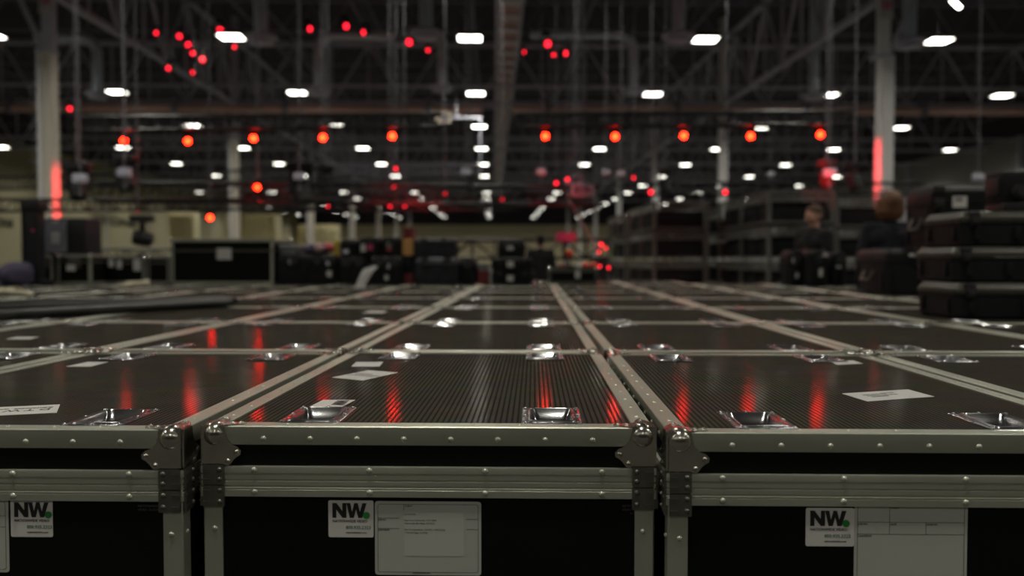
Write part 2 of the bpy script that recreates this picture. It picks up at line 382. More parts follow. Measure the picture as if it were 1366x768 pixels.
# ---- stickers and placards on the front faces
def face_frame(root, px0, py0, px1, py1, name, m, rad=.003, th=.0008):
    yf = root.location.y - B_ + .003
    p0, p1 = at(px0, py0, yf), at(px1, py1, yf); w, h = p1.x - p0.x, p0.z - p1.z
    o = MB().loft([[Vector((x, y, 0)) for x, y in rr(w, h, rad)], [Vector((x, y, th)) for x, y in rr(w, h, rad)]]).build(name, m, root, smooth=False)
    o.rotation_euler = (R(90), 0, 0); o.location = ((p0.x + p1.x) / 2 - root.location.x, -B_ + .0032, (p0.z + p1.z) / 2)
    return o, w, h
def nw_art(o, w, h, z=.001, small=True):
    # heavy slanted letters N and W from polygons
    s = h * .40; y0 = h / 2 - s - h * .07; x0 = -w / 2 + w * .09
    def P(poly, b): b.plate([(x0 + x * s, y0 + y * s) for x, y in poly], lambda u, v, t: Vector((u, v, z - .0004 + t)), .0006)
    b = MB()
    P([(0, 0), (.27, 0), (.27, .55), (.68, 0), (.95, 0), (.95, 1), (.68, 1), (.68, .46), (.28, 1), (0, 1)], b)
    P([(.95, 1), (1.18, 0), (1.45, 0), (1.60, .58), (1.75, 0), (2.02, 0), (2.32, 1), (2.03, 1), (1.86, .40), (1.72, 1), (1.48, 1), (1.33, .40), (1.22, 1)], b)
    b.build('logo_letters', M['ink'], o, smooth=False)
    g = MB(); g.loft([[Vector((x0 + 2.30 * s + .24 * s * math.cos(R(a)), y0 + .17 * s + .24 * s * math.sin(R(a)), zz)) for a in range(0, 360, 18)] for zz in (z - .0004, z + .0003)])
    g.build('logo_dot', M['green'], o, smooth=False)
    if small:
        text([('NATIONWIDE VIDEO', h * .098, x0, y0 - h * .12)], M['ink'], 'logo_lettering', o, .00012).location.z = z
        t = text([('800.935.2323', h * .125, x0 + w * .295, y0 - h * .30)], M['green_txt'], 'phone_lettering', o, .00008); t.location.z = z
        t = text([('nationwidevideo.com', h * .066, x0 + w * .295, y0 - h * .42)], M['ink'], 'web_lettering', o, .00008); t.location.z = z
def lines_mesh(o, segs, th, name='printed_lines', m=None):
    b = MB()
    for xa, ya, xb, yb in segs: b.box(min(xa, xb) - th / 2, max(xa, xb) + th / 2, min(ya, yb) - th / 2, max(ya, yb) + th / 2, .0007, .0010)
    return b.build(name, m or M['ink_grey'], o, smooth=False)
def border(o, w, h, inset=.0045, th=.0009):
    b = MB(); L1 = rr(w - 2 * inset, h - 2 * inset, .004); L2 = rr(w - 2 * inset - 2 * th, h - 2 * inset - 2 * th, .0034)
    b.loft([[Vector((x, y, .0010)) for x, y in L1], [Vector((x, y, .0010)) for x, y in L2]], False, False).build('printed_border', M['ink_grey'], o, smooth=False)
c = cases[(0, 0)]
o, w, h = face_frame(c, 438, 667, 498.5, 716.5, 'logo_sticker', M['sticker']); o['label'] = 'white sticker with black NW logo and green dot'; nw_art(o, w, h)
o, w, h = face_frame(c, 500, 668, 642, 767.5, 'placard', M['placard'], .005); o['label'] = 'pale placard with printed boxes and a pasted note'
border(o, w, h); l, t = -w / 2, h / 2
lines_mesh(o, [(l + .005, t - .028, l + .040, t - .028), (l + .005, t - .045, l + .040, t - .045), (l + .048, t - .005, l + .048, t - .015), (w / 2 - .024, t - .029, w / 2 - .005, t - .029), (w / 2 - .024, t - .046, w / 2 - .005, t - .046)], .0008)
text([('CLIENT', .0040, l + .049, t - .009), ('JOB NO.', .0036, l + .0055, t - .0318), ('CONTENTS', .0036, l + .0055, t - .0488), ('nationwidevideo.com', .0034, l + .062, -t + .0028)], M['ink'], 'printed_lettering', o, .00006).location.z = .001
nt_ = MB().loft([[Vector((x + .010, y + .007, .0008)) for x, y in rr(.098, .072, .002)], [Vector((x + .010, y + .007, .0012)) for x, y in rr(.098, .072, .002)]]).build('pasted_note', M['note'], o, smooth=False)
text([('Job 52-50-26', .0036, l + .049, t - .0225), ('Ship From: Nationwide, 1730 18500', .0036, l + .049, t - .0325), ('Nationwide, Mira Mesa, CA 92121', .0036, l + .049, t - .0375),
      ('Ship To: Nationwide, 12516/20 - 16401/21/26', .0036, l + .049, t - .0480), ('11/22 Erie Edge, IA 50724', .0036, l + .049, t - .0530)], M['ink_grey'], 'note_lettering', o, .00004).location.z = .0013
t_ = text([('NATIONWIDE', .0052, 0, 0), ('VIDEO 13-0274', .0052, 0, -.006), ('B25', .004, .013, -.0115)], M['ink_grey'], 'stencil_lettering', c, 0)
p = at(830, 676, c.location.y - B_ + .003); t_.rotation_euler = (R(90), 0, 0); t_.location = (p.x - c.location.x, -B_ + .0026, p.z)
c = cases[(0, 1)]
o, w, h = face_frame(c, 1075, 677, 1139, 728.5, 'logo_sticker', M['sticker']); o['label'] = 'white sticker with black NW logo and green dot'; nw_art(o, w, h)
o, w, h = face_frame(c, 1140, 670, 1289, 778, 'placard', M['placard'], .005); o['label'] = 'blank pale placard with printed boxes'; border(o, w, h); l, t = -w / 2, h / 2
lines_mesh(o, [(l + .005, t - .031, w / 2 - .005, t - .031), (l + .005, t - .050, w / 2 - .005, t - .050), (l + .055, t - .005, l + .055, t - .050), (l + .112, t - .031, l + .112, t - .050)], .0008)
text([('CLIENT', .0042, l + .056, t - .0095), ('JOB NO.', .0040, l + .006, t - .0355), ('DATE', .0040, l + .056, t - .0355), ('CASE NO.', .0040, l + .113, t - .0355), ('CONTENTS', .0040, l + .006, t - .0545), ('nationwidevideo.com', .0036, l + .068, -t + .0028)], M['ink'], 'printed_lettering', o, .00006).location.z = .001
c = cases[(0, -1)]
o, w, h = face_frame(c, 14, 666, 71, 716, 'logo_sticker', M['sticker']); o['label'] = 'white sticker with black NW logo and green dot'; nw_art(o, w, h)
o, w, h = face_frame(c, -126, 664, 13, 763, 'placard', M['placard'], .005); o['label'] = 'pale placard with printed boxes'; border(o, w, h); l, t = -w / 2, h / 2
lines_mesh(o, [(l + .005, t - .028, w / 2 - .005, t - .028), (l + .005, t - .046, w / 2 - .005, t - .046)], .0008)
t_ = text([('NATIONWIDE', .0052, 0, 0), ('VIDEO 13-0274', .0052, 0, -.006)], M['ink_grey'], 'stencil_lettering', c, 0)
p = at(184, 676, c.location.y - B_ + .003); t_.rotation_euler = (R(90), 0, 0); t_.location = (p.x - c.location.x, -B_ + .0026, p.z)
# ---- stickers lying on the lids, given by their four corners as seen
def lid_sticker(case, quad, label, m='paper', name='sticker'):
    pts = [atz(x, y, ZT - .0015) for x, y in quad]; o_ = sum(pts, Vector()) / 4
    b = MB(); rel = [p - o_ for p in pts]
    b.loft([[Vector((p.x, p.y, 0)) for p in rel], [Vector((p.x, p.y, .0007)) for p in rel]])
    o = b.build(name, M[m], case, smooth=False); o.location = (o_.x - case.location.x, o_.y - case.location.y, ZT - .0023); o['label'] = label
    ex = (pts[1] - pts[0]).normalized(); return o, math.atan2(ex.y, ex.x), (pts[1] - pts[0]).length, (pts[2] - pts[1]).length
o, a, w, h = lid_sticker(cases[(0, 0)], [(413, 542), (456, 542), (474, 533), (431, 533)], 'white NW sticker beside the left stacking cup', 'sticker', 'logo_sticker')
e = bpy.data.objects.new('logo_print', MB().box(-.001, .001, -.001, .001, .0002, .0006).build('tmp', M['sticker']).data); bpy.data.objects.remove(bpy.data.objects['tmp']); C.objects.link(e); e.parent = o; e.rotation_euler.z = R(90)
def flat_art(parent, rot, parts, dz=.0009):      # art directly on a lid sticker, as its sub-part
    b = MB()
    for x0, x1, y0, y1 in parts: b.box(x0, x1, y0, y1, 0, .0003)
    q = b.build('printed_lines', M['ink'], parent, smooth=False); q.location.z = dz; q.rotation_euler.z = rot; return q
bpy.data.objects.remove(e)
def nw_flat(parent, s, rot, x0, y0):
    b = MB()
    def P(poly): b.plate([(x0 + x * s, y0 + y * s) for x, y in poly], lambda u, v, t: Vector((u, v, t)), .0003)
    P([(0, 0), (.27, 0), (.27, .55), (.68, 0), (.95, 0), (.95, 1), (.68, 1), (.68, .46), (.28, 1), (0, 1)])
    P([(.95, 1), (1.18, 0), (1.45, 0), (1.60, .58), (1.75, 0), (2.02, 0), (2.32, 1), (2.03, 1), (1.86, .40), (1.72, 1), (1.48, 1), (1.33, .40), (1.22, 1)])
    q = b.build('logo_letters', M['ink'], parent, smooth=False); q.location.z = .0009; q.rotation_euler.z = rot
nw_flat(o, .024, R(-90), -.030, .002)
o, a, w, h = lid_sticker(cases[(0, 0)], [(443, 503), (484, 507), (531, 496.5), (491, 493.5)], 'tilted white paper label with printing', 'paper', 'paper_label')
flat_art(o, a, [(-.04, .04, -.02, -.017), (-.03, .045, -.005, 0), (-.045, .01, .012, .016)])
lid_sticker(cases[(0, 0)], [(468.5, 488.5), (506, 488.5), (511, 482.5), (475, 482.5)], 'small blank white label', 'paper', 'paper_label')
lid_sticker(cases[(0, -1)], [(88, 488.5), (121, 488.5), (144, 482.5), (117, 482.5)], 'small white label beside the cup', 'paper', 'paper_label')
o, a, w, h = lid_sticker(cases[(0, -1)], [(-70, 557), (75.5, 550), (80, 539), (-50, 545)], 'white lettered sticker reading DTWO upside down', 'sticker', 'lettered_sticker')
t_ = text([('D T W O', .026, -.060, -.008), ('ELECTRONICS   CASE', .010, -.060, -.024)], M['ink'], 'sticker_lettering', o, .0006); t_.location.z = .0009; t_.rotation_euler.z = a + math.pi; t_.location.x = .012
o, a, w, h = lid_sticker(cases[(0, 1)], [(1157, 535), (1246.5, 528.5), (1211, 519), (1123.5, 524.5)], 'large white printed label', 'paper', 'paper_label')
t_ = text([('RETURN TO', .011, -.05, .012), ('NATIONWIDE VIDEO', .008, -.05, 0), ('800.935.2323', .008, -.05, -.011), ('VIDEO PANEL', .006, .0, .020)], M['ink_grey'], 'label_lettering', o, .0003); t_.location.z = .0009; t_.rotation_euler.z = a
lid_sticker(cases[(0, 1)], [(1117, 486), (1151, 484.5), (1138, 480.5), (1108, 481.5)], 'small white label behind the cup', 'paper', 'paper_label')
lid_sticker(cases[(2, -1)], [(484, 417), (511, 417), (517, 414.5), (492, 414.5)], 'pale label on the lid', 'paper', 'paper_label')
lid_sticker(cases[(1, -2)], [(8, 452), (40, 452), (52, 449), (22, 449)], 'pale label on the lid', 'paper', 'paper_label')
# ================================================================== HALL SHELL
UL, UR = -35.5, 34.0
def hall_obj(b, name, m): return struct(b.build(name, m, None, loc=(0, 0, 0), rotz=PHI, smooth=False))
hall_obj(MB().box(UL, UR, -40, 158, -.2, 0), 'floor', M['floor'])
hall_obj(MB().box(UL, UR, -40, 158, 12.6, 12.9), 'ceiling', M['ceil'])
hall_obj(MB().box(UL - .4, UL, -40, 158, 0, 9.8), 'wall_left', M['wall_l'])
hall_obj(MB().box(UL - .45, UL + .05, -40, 158, 9.8, 12.6), 'wall_left_upper', M['ceil'])
hall_obj(MB().box(UR, UR + .4, -40, 158, 0, 9.1), 'wall_right', M['wall_r'])
hall_obj(MB().box(UR - .05, UR + .45, -40, 158, 9.1, 12.6), 'wall_right_upper', M['ceil'])
hall_obj(MB().box(UL, UR, 158, 158.4, 0, 7.4), 'wall_back', M['wall_b'])
hall_obj(MB().box(UL, UR, 157.9, 158.4, 7.4, 12.6), 'wall_back_upper', M['ceil'])
hall_obj(MB().box(UL, UR, -40.4, -40, 0, 12.6), 'wall_front', M['ceil'])
k = 1
for v in list(range(30, 156, 10)):        # joints of the folding wall panels
    hall_obj(MB().box(UL - .01, UL + .06, v - .06, v + .06, 0, 9.8), f'trim_{k}', M['steel_grey']); k += 1
for v in (40, 55, 70, 90, 110):
    hall_obj(MB().box(UR - .25, UR + .01, v - .15, v + .15, 0, 9.1), f'trim_{k}', M['steel_grey']); k += 1
# lettering on the left wall
for px, ttl, lb in ((8, 'STONE', 'dark lettering on the beige left wall at the edge of the picture'), (168, 'STONE', 'dark lettering on the beige left wall beyond the striped truss')):
    d = ROT @ Vector(((px - 683) / F, (384 - 297) / F, -1)); n = Vector((math.cos(PHI), math.sin(PHI), 0)); q = CAM + d * ((UL + .08) / d.dot(n)); dist = (q - CAM).length
    t_ = text([(ttl, .011 * dist, -.025 * dist, -.004 * dist)], M['ink'], 'wall_lettering', None, .003 * dist / 10)
    t_.location = q; t_.rotation_euler = (R(90), 0, PHI + R(90)); tag(t_, lb, 'sign')
    t_.scale = (3.0 if px > 100 else 1.4, 1, 1)
# ------------------------------------------------------------------ columns
def column(u, v, label, near):
    root = thing('steel_column', label, 'column', HP(u, v, 0), PHI, 'white steel columns')
    s = 1 if u < 0 else -1       # +1: the inner side is on the right
    zt = 6.85
    MB().box(-.10, .12, -.23, .23, 0, zt, .01).build('main_shaft', M['column_beige'] if u < 0 else M['column'], root)
    MB().box(-s * .20 - .085, -s * .20 + .055, -.20, -.02, 0, zt, .01).build('side_shaft', M['column'], root)
    MB().tube((-s * .125, -.1, 0), (-s * .125, -.1, 11.5), .02).build('cable_run', M['rubber'], root)
    MB().box(-.13, .13, -.18, .18, zt, 12.6, .01).build('upper_shaft', M['steel_grey'] if u < 0 else M['column'], root)
    MB().box(-.3, .16, -.26, .26, zt - .03, zt + .03).build('cap_plate', M['steel_grey'], root)
    b = MB(); b.box(-.05, .05, -.05, .05, 0, 1.9); o = b.build('brace', M['steel_grey'], root); o.location = (-s * .18, 0, zt + .1); o.rotation_euler = (0, R(-s * 24), 0)
    if near:
        sg = MB().box(-.18, .18, -.20, -.185, 7.85, 8.55, .01).build('column_label', M['sticker'], root)
        g = MB(); g.box(-.10, -.02, -.206, -.20, 8.10, 8.34); g.box(.03, .12, -.206, -.20, 8.10, 8.34); g.build('label_print', M['pink_ink'], sg)
    return root
VC = [24.2, 41.3, 58.4, 75.5, 92.6, 109.7, 126.8]
for i, v in enumerate(VC):
    column(-12.2, v, f'white steel column on the left side of the hall, {ordinal(i)} of its line', i == 0)
    column(10.95, v, f'white steel column on the right side of the hall, {ordinal(i)} of its line', i == 0)
# ------------------------------------------------------------------ roof steel
def lattice(p0, p1, up, h, n, rc, rw, verticals=True):
    """planar lattice girder from p0 to p1 (bottom chord), height h along up"""
    b = MB(); p0, p1, up = Vector(p0), Vector(p1), Vector(up) * h; d = (p1 - p0) / n
    b.tube(p0, p1, rc, n=4); b.tube(p0 + up, p1 + up, rc, n=4)
    for i in range(n):
        a, c_ = p0 + d * i, p0 + d * (i + 1); m_ = (a + c_) / 2
        b.tube(a, m_ + up, rw, n=4, caps=False); b.tube(m_ + up, c_, rw, n=4, caps=False)
        if verticals: b.tube(m_, m_ + up, rw * .8, n=4, caps=False); b.tube(a, a + up, rw * .8, n=4, caps=False)
    return b
def roof(b, name, label, m, cat='truss', group=None):
    o = b.build(name, m, None, loc=(0, 0, 0), rotz=PHI, smooth=False); return tag(o, label, cat, group)
for i, v in enumerate(VC[1:6]):
    roof(lattice((UL + .4, v, 8.55), (UR - .4, v, 8.55), (0, 0, 1), 2.75, 20, .13, .06), 'roof_girder', f'deep grey roof girder with zigzag web crossing the hall, {ordinal(i)} from the camera', M['steel_grey'], 'girder', 'cross girders')
for s, u in (('left', -12.2), ('right', 10.95)):
    for i in range(5):
        va, vb = ([7.1] + VC)[i], ([7.1] + VC)[i + 1]
        roof(lattice((u, va + .3, 8.5), (u, vb - .3, 8.5), (0, 0, 1), 3.0, 4, .12, .07), 'roof_girder', f'grey girder along the {s} column line, {ordinal(i)} bay', M['steel_grey'], 'girder', f'lengthwise girders on the {s}')
v = 15.
while v < 125:
    if min(abs(v - q) for q in VC) > 1.5:
        roof(lattice((UL + .4, v, 10.6), (UR - .4, v, 10.6), (0, 0, 1), 1.5, 34, .06, .025, False), 'roof_joist', 'dark open-web joist crossing the hall under the roof deck', M['steel_dark'], 'joist', 'dark joists under the roof deck')
    v += 4.275
for u in (-23.8, -8.3, -4.5, -.7, 3.2, 7.1, 22.5, 29):
    roof(lattice((u, 14, 9.3), (u, 120, 9.3), (0, 0, 1), 1.0, 50, .04, .02, False), 'roof_purlin', 'thin dark lattice bar running lengthwise under the roof', M['steel_dark'], 'joist', 'thin lengthwise lattice bars')
# catwalk in the middle
b = MB(); u0 = .55
for s in (-.42, .42): b.box(u0 + s - .05, u0 + s + .05, 14, 118, 9.5, 9.75)
o = roof(b, 'cable_tray', 'grey ladder-like cable tray running down the middle of the ceiling', M['steel_grey'], 'cable tray')
for k in range(60): MB().box(u0 - .42, u0 + .42, 14.5 + k * 1.75, 14.8 + k * 1.75, 9.55, 9.68).build('rung', M['column'], o, smooth=False)
b = MB(); b.box(u0 - .40, u0 + .40, 14, 118, 9.76, 9.80); b.build('tray_floor', M['pipe'], o, smooth=False)
# big primer-red pipe across the hall
b = MB()
b.tube((UL + .4, 40.0, 8.05), (-.5, 40.0, 8.05), .2, n=14); o = roof(b, 'sprinkler_main', 'dull red pipe crossing the ceiling left of the cable tray', M['pipe'], 'pipe')
b = MB(); b.tube((.9, 40.0, 8.05), (UR - .4, 40.0, 8.05), .2, n=14); o2 = roof(b, 'sprinkler_main', 'dull red pipe crossing the ceiling right of the cable tray', M['pipe'], 'pipe')
for oo, xs in ((o, (-30, -22, -14.5, -9.5, -3)), (o2, (2.5, 8.5, 14.5, 20, 28))):
    for x in xs:
        oo_ = MB().box(x - .12, x + .12, 39.72, 40.28, 7.8, 8.5); oo_.build('pipe_hanger', M['steel_dark'], oo, smooth=False)
for i, (v, z) in enumerate(((39.0, 8.9), (52, 8.4), (66, 8.5), (84, 8.75))):
    b = MB(); b.tube((UL + .4, v, z), (UR - .4, v, z), .08, n=8); roof(b, 'service_pipe', f'thin grey pipe crossing under the roof, {ordinal(i)} from the camera', M['steel_grey'], 'pipe', 'thin cross pipes')
# ------------------------------------------------------------------ air ducts with diffusers
def duct(px, py, v, elbow=0, label='', top=12.5, rad=.19):
    p = hall_at(px, py, v); z0 = p.z; root = thing('air_duct', label, 'air duct', (p.x, p.y, z0), PHI, 'round galvanised air ducts')
    b = MB()
    zt = 12.5 - z0 if not elbow else 1.45
    b.tube((0, 0, .1), (0, 0, zt), rad, n=16)
    if elbow:
        n = 8; e = 1 if elbow > 0 else -1; pts = [Vector((e * (1 - math.cos(R(90 * i / n))) * .55, 0, zt + math.sin(R(90 * i / n)) * .55)) for i in range(n + 1)]
        pts.append(pts[-1] + Vector((elbow, 0, 0)))
        b.path(pts, rad * .92, n=14)
    b.build('duct_pipe', M['duct'], root)
    MB().lathe([(rad * .9, .16), (rad * 1.1, .12), (.46, .02), (.48, -.02), (.40, -.05), (.0, -.05)], 24).build('diffuser_ring', M['steel_grey'], root)
    MB().lathe([(.0, -.10), (.30, -.12), (.36, -.16), (.0, -.20)], 24).build('diffuser_cone', M['steel_grey'], root)
for px, py, v, e, lb in ((348, 50, 24.6, 0, 'in the top row, left'), (568, 44, 24.6, 0, 'top row, just left of the cable tray'), (905, 48, 24.6, 0, 'in the top row, right of the cable tray'), (1213, 56, 24.6, 0, 'beside the right column'),
                         (130, 125, 31.5, -1.6, 'bent, beside the left column'), (425, 122, 31.5, 2.2, 'bent to the right, above the left lamps'), (590, 116, 31.5, -.8, 'above the small hanging box'), (845, 120, 31.5, -3.2, 'bent to the left, right of the cable tray'), (1086, 127, 31.5, 0, 'straight, left of the right column')):
    duct(px, py, v, e, 'round galvanised air duct with disc diffuser, ' + lb)
# ------------------------------------------------------------------ high bay lights
def make_bay():
    root = thing('ceiling_light', 'x', 'ceiling light', group='white high bay lights')
    hs_ = MB(); hs_.box(-.38, .38, -.38, .38, .03, .12, .02); hs_.ring(.38, .38, [(-.015, -.012), (0, -.012), (0, .05), (-.015, .05)]); hs_.build('housing', M['black_metal'], root)
    MB().box(-.36, .36, -.36, .36, 0, .03).build('lens', M['lamp'], root, smooth=False)
    b = MB(); b.tube((0, 0, .1), (0, 0, .5), .02); b.tube((0, 0, .4), (0, 0, 2.3), .010); b.build('hanger', M['cable'], root)
    ld = bpy.data.lights.new('lamp_light', 'AREA'); ld.shape = 'SQUARE'; ld.size = .6; ld.energy = 125; ld.color = (1.0, .97, .84); ld.spread = R(150)
    lo_ = bpy.data.objects.new('lamp_light', ld); C.objects.link(lo_); lo_.parent = root; lo_.location = (0, 0, -.005)
    return root
bay = make_bay(); capture(bay); first = True
for k in range(-4, 14):
    vs_ = 28.1 + 9.3 * k
    js = [j for j in range(-4, 5)]; vis = []
    for j in js:
        p = HP(-.75 + 7.65 * j, vs_, 8.28); q = pix(p); vis.append(bool(q and -20 < q[0] < 1386 and q[1] > -20))
    nvis = 0
    for j, vv in zip(js, vis):
        p = HP(-.75 + 7.65 * j, vs_, 8.28)
        if vv: nvis += 1; lab = f'white high bay ceiling light, {ordinal(k)} row back, {["first","second","third","fourth","fifth","sixth","seventh","eighth","ninth"][nvis-1]} from the left in its row'
        else: lab = 'white high bay ceiling light outside the picture'
        if not vv and k > 0: continue
        if first: o = bay; o.location = p; o.rotation_euler.z = PHI; o['label'] = lab; first = False
        else: o = dup(bay, p, PHI, lab)
# the odd strip light at the top right
root = thing('strip_light', 'short slanted white strip light at the top right corner', 'ceiling light', hall_at(1275, 6, 27), PHI + R(50))
MB().box(-.55, .55, -.07, .07, .03, .12).build('housing', M['black_metal'], root); MB().box(-.52, .52, -.06, .06, 0, .03).build('lens', M['lamp'], root)
MB().tube((0, 0, .1), (0, 0, 2.4), .012).build('hanger', M['cable'], root)
# ------------------------------------------------------------------ stage lamps
def lamp_head(name, label, loc, aim, r=.1, lensm='red_glow', group=None, hang=None, body='black_metal'):
    """moving head: base hung above, yoke and a head aimed at a point"""
    root = thing(name, label, 'stage light', loc, 0, group)
    s = r / .1
    MB().box(-.17 * s, .17 * s, -.11 * s, .11 * s, .27 * s, .38 * s, .02 * s).build('base', M[body], root)
    d = (Vector(aim) - Vector(loc)).normalized(); yaw = math.atan2(d.y, d.x) + math.pi / 2; q = d.to_track_quat('Z', 'Y')
    y = MB(); cs, sn = math.cos(yaw), math.sin(yaw)
    for e in (-1, 1):
        y.tube((e * .16 * s * cs, e * .16 * s * sn, -.03 * s), (e * .16 * s * cs, e * .16 * s * sn, .27 * s), .025 * s, n=6)
    y.tube((-.17 * s * cs, -.17 * s * sn, .26 * s), (.17 * s * cs, .17 * s * sn, .26 * s), .03 * s, n=6)
    y.build('yoke', M[body], root)
    h = MB(); pr = [(.06, -.17), (.11, -.15), (.125, -.05), (.125, .06), (.118, .13), (.108, .14)]
    h.loft([[q @ Vector((math.cos(2 * math.pi * i / 20) * a * s, math.sin(2 * math.pi * i / 20) * a * s, z * s)) for i in range(20)] for a, z in pr])
    hd = h.build('lamp_body', M[body], root)
    l = MB(); l.loft([[q @ Vector((math.cos(2 * math.pi * i / 20) * a * s, math.sin(2 * math.pi * i / 20) * a * s, z * s)) for i in range(20)] for a, z in ((.10, .139), (.102, .150), (.07, .158))])
    l.build('lens', M[lensm], hd)
    if hang:
        MB().tube((0, 0, .37 * s), (0, 0, hang), .012, n=6).build('hanger', M['cable'], root)
    return root
xs = [(166, 187.5), (251, 188), (338.5, 184.5), (431, 183.5), (523.5, 181.5), (727.5, 181.5), (820.5, 182), (912, 181), (1001, 181.5), (1094, 179.5)]
wd = ['leftmost', 'second from the left', 'third from the left', 'fourth from the left', 'fifth from the left', 'sixth from the left', 'seventh from the left', 'eighth from the left', 'ninth from the left', 'rightmost']
for (x, y), wv in zip(xs, wd):
    p = at(x, y, 15); lamp_head('stage_lamp', f'lit red stage lamp in the high row, {wv}', p, CAM + Vector((p.x * .25, 0, 0)), .047, 'red_glow', 'row of red stage lamps')
def box_truss(p0, p1, h, m, name, label, nb=None, rc=.025, rw=.012):
    p0, p1 = Vector(p0), Vector(p1); d = p1 - p0; L_ = d.length; nb = nb or max(2, int(L_ / (h * 1.1))); s = d.normalized().cross(Vector((0, 0, 1))) * h / 2; up = Vector((0, 0, h / 2)); b = MB()
    for a in (-1, 1):
        for c_ in (-1, 1): b.tube(p0 + s * a + up * c_, p1 + s * a + up * c_, rc, n=6)
    st = d / nb
    for i in range(nb):
        q0, q1 = p0 + st * i, p0 + st * (i + 1); f = 1 if i % 2 else -1
        for a in (-1, 1): b.tube(q0 + s * a + up * f, q1 + s * a - up * f, rw, n=4, caps=False)
        for c_ in (-1, 1): b.tube(q0 + up * c_ + s * f, q1 + up * c_ - s * f, rw, n=4, caps=False)
        for a in (-1, 1): b.tube(q0 + s * a + up, q0 + s * a - up, rw, n=4, caps=False)
    return tag(b.build(name, m), label, 'truss', None)
box_truss(at(110, 166, 15.0), at(590, 161, 15.0), .22, M['black_metal'], 'lighting_truss', 'black lighting truss carrying the left half of the red lamp row')
box_truss(at(690, 161, 15.0), at(1140, 158, 15.0), .22, M['black_metal'], 'lighting_truss', 'black lighting truss carrying the right half of the red lamp row')
box_truss(at(-40, 274, 12.2), at(455, 272, 15.2), .17, M['black_metal'], 'lighting_truss', 'low black truss crossing behind the left column', rc=.018, rw=.008)
box_truss(at(128, 256, 17), at(800, 262, 17), .36, M['black_metal'], 'lighting_truss', 'low black truss spanning from the left column to the hanging grey frames', rc=.028)
box_truss(at(360, 271, 19), at(690, 271, 19), .3, M['black_metal'], 'lighting_truss', 'second low black truss behind the spanning one, lit red in places')
box_truss(at(860, 252, 21), at(1230, 252, 21), .28, M['black_metal'], 'lighting_truss', 'low black truss above the stacked truss sections')
box_truss(at(-30, 245, 30), at(420, 232, 30), .4, M['black_metal'], 'lighting_truss', 'distant black truss high behind the left column')
box_truss(at(430, 226, 34), at(640, 226, 34), .3, M['steel_dark'], 'lighting_truss', 'distant grey truss between the fifth red lamp and the cable tray')
box_truss(at(600, 332, 26), at(812, 332, 26), .55, M['black_metal'], 'ground_truss', 'black truss standing as a barrier in front of the far wall', rc=.05, rw=.03)
for x in (606, 700, 806): pass
for x, lb in ((610, 'left end'), (806, 'right end')):
    p = at(x, 332, 26); tag(MB().box(p.x - .4, p.x + .4, p.y - .4, p.y + .4, 0, p.z - .33, .02).build('support_block', M['black_metal']), f'black block under the {lb} of the barrier truss', 'block')
# red beam spots on roof ducts, built as glowing lamps; lower red lights after
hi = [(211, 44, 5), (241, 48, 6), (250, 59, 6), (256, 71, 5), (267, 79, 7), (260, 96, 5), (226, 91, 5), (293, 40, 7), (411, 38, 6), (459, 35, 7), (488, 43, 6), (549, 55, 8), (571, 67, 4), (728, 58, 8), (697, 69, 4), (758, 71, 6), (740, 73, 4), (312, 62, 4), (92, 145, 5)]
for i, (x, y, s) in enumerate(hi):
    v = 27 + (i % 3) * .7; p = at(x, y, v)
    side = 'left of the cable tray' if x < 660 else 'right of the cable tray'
    lamp_head('red_glow', f'small deep red beam spot high {side}, {["first","second","third","fourth","fifth","sixth","seventh","eighth","ninth","tenth","eleventh","twelfth","thirteenth","fourteenth","fifteenth","sixteenth","seventeenth","eighteenth","nineteenth"][i]} in the scatter',
              p, CAM + Vector(((i % 5 - 2) * 12, (i % 3) * 7, 0)), s * .5 * v / F * .95, 'red_soft', 'deep red beam spots under the roof', hang=12.5 - p.z)
lo = [(281, 290, 15.5, 6, 'below the low truss, left of the second column'), (184, 281, 14, 3, 'small, on the low truss at the left'), (344, 249.5, 17, 6, 'wide, on the low truss right of the second column'), (526, 247.5, 17, 5, 'upper one of the pair under the fifth lamp'),
      (520, 274, 19, 5, 'lower one of the pair under the fifth lamp'), (540, 274, 19, 4, 'low, just right of the pair under the fifth lamp'), (430, 225, 20, 4, 'on the dark fixture cluster'), (439, 275, 19, 4, 'under the dark fixture cluster'), (528, 225, 24, 4, 'under the fifth lamp, on the distant truss'), (594, 258, 19, 3, 'between the fifth lamp and cable tray'),
      (670, 266, 20, 4, 'just right of the white light column'), (868, 256, 20, 5, 'tilted, beside the third right column'), (967, 256, 20, 5, 'tilted, in front of the second right column'), (742, 244, 18, 4, 'left of the hanging grey frames'), (757, 239, 17.0, 4, 'just above the hanging grey frames'), (802, 326, 15, 4, 'in the vertical row by the truss stack, top'), (799, 336, 15, 3, 'in the vertical row by the truss stack, middle'),
      (800, 355, 15, 3, 'in the vertical row by the truss stack, bottom'), (812, 357, 15, 3, 'right beside the bottom one of the vertical row'), (808, 331, 15, 3, 'right of the vertical row'), (770, 258, 19, 3, 'under the hanging grey frames'), (845, 237, 22, 3, 'faint, left of the third right column')]
for x, y, v, s, lb in lo:  # some are red highlights on the truss, added as glowing lamps
    p = at(x, y, v)
    if y > 300:     # standing on a stick
        rt = lamp_head('red_glow', 'deep red light ' + lb, p, CAM, s * .5 * v / F, 'red_soft', 'low deep red lamps')
        MB().tube((0, 0, -.12), (0, 0, -p.z), .012, n=6).build('stand_pole', M['black_metal'], rt)
    else: lamp_head('red_glow', 'deep red light ' + lb, p, CAM + Vector((p.x * .6, 4, -.5)), s * .5 * v / F, 'red_soft' if s < 6 else 'red_glow', 'low deep red lamps', hang=12.5 - p.z)
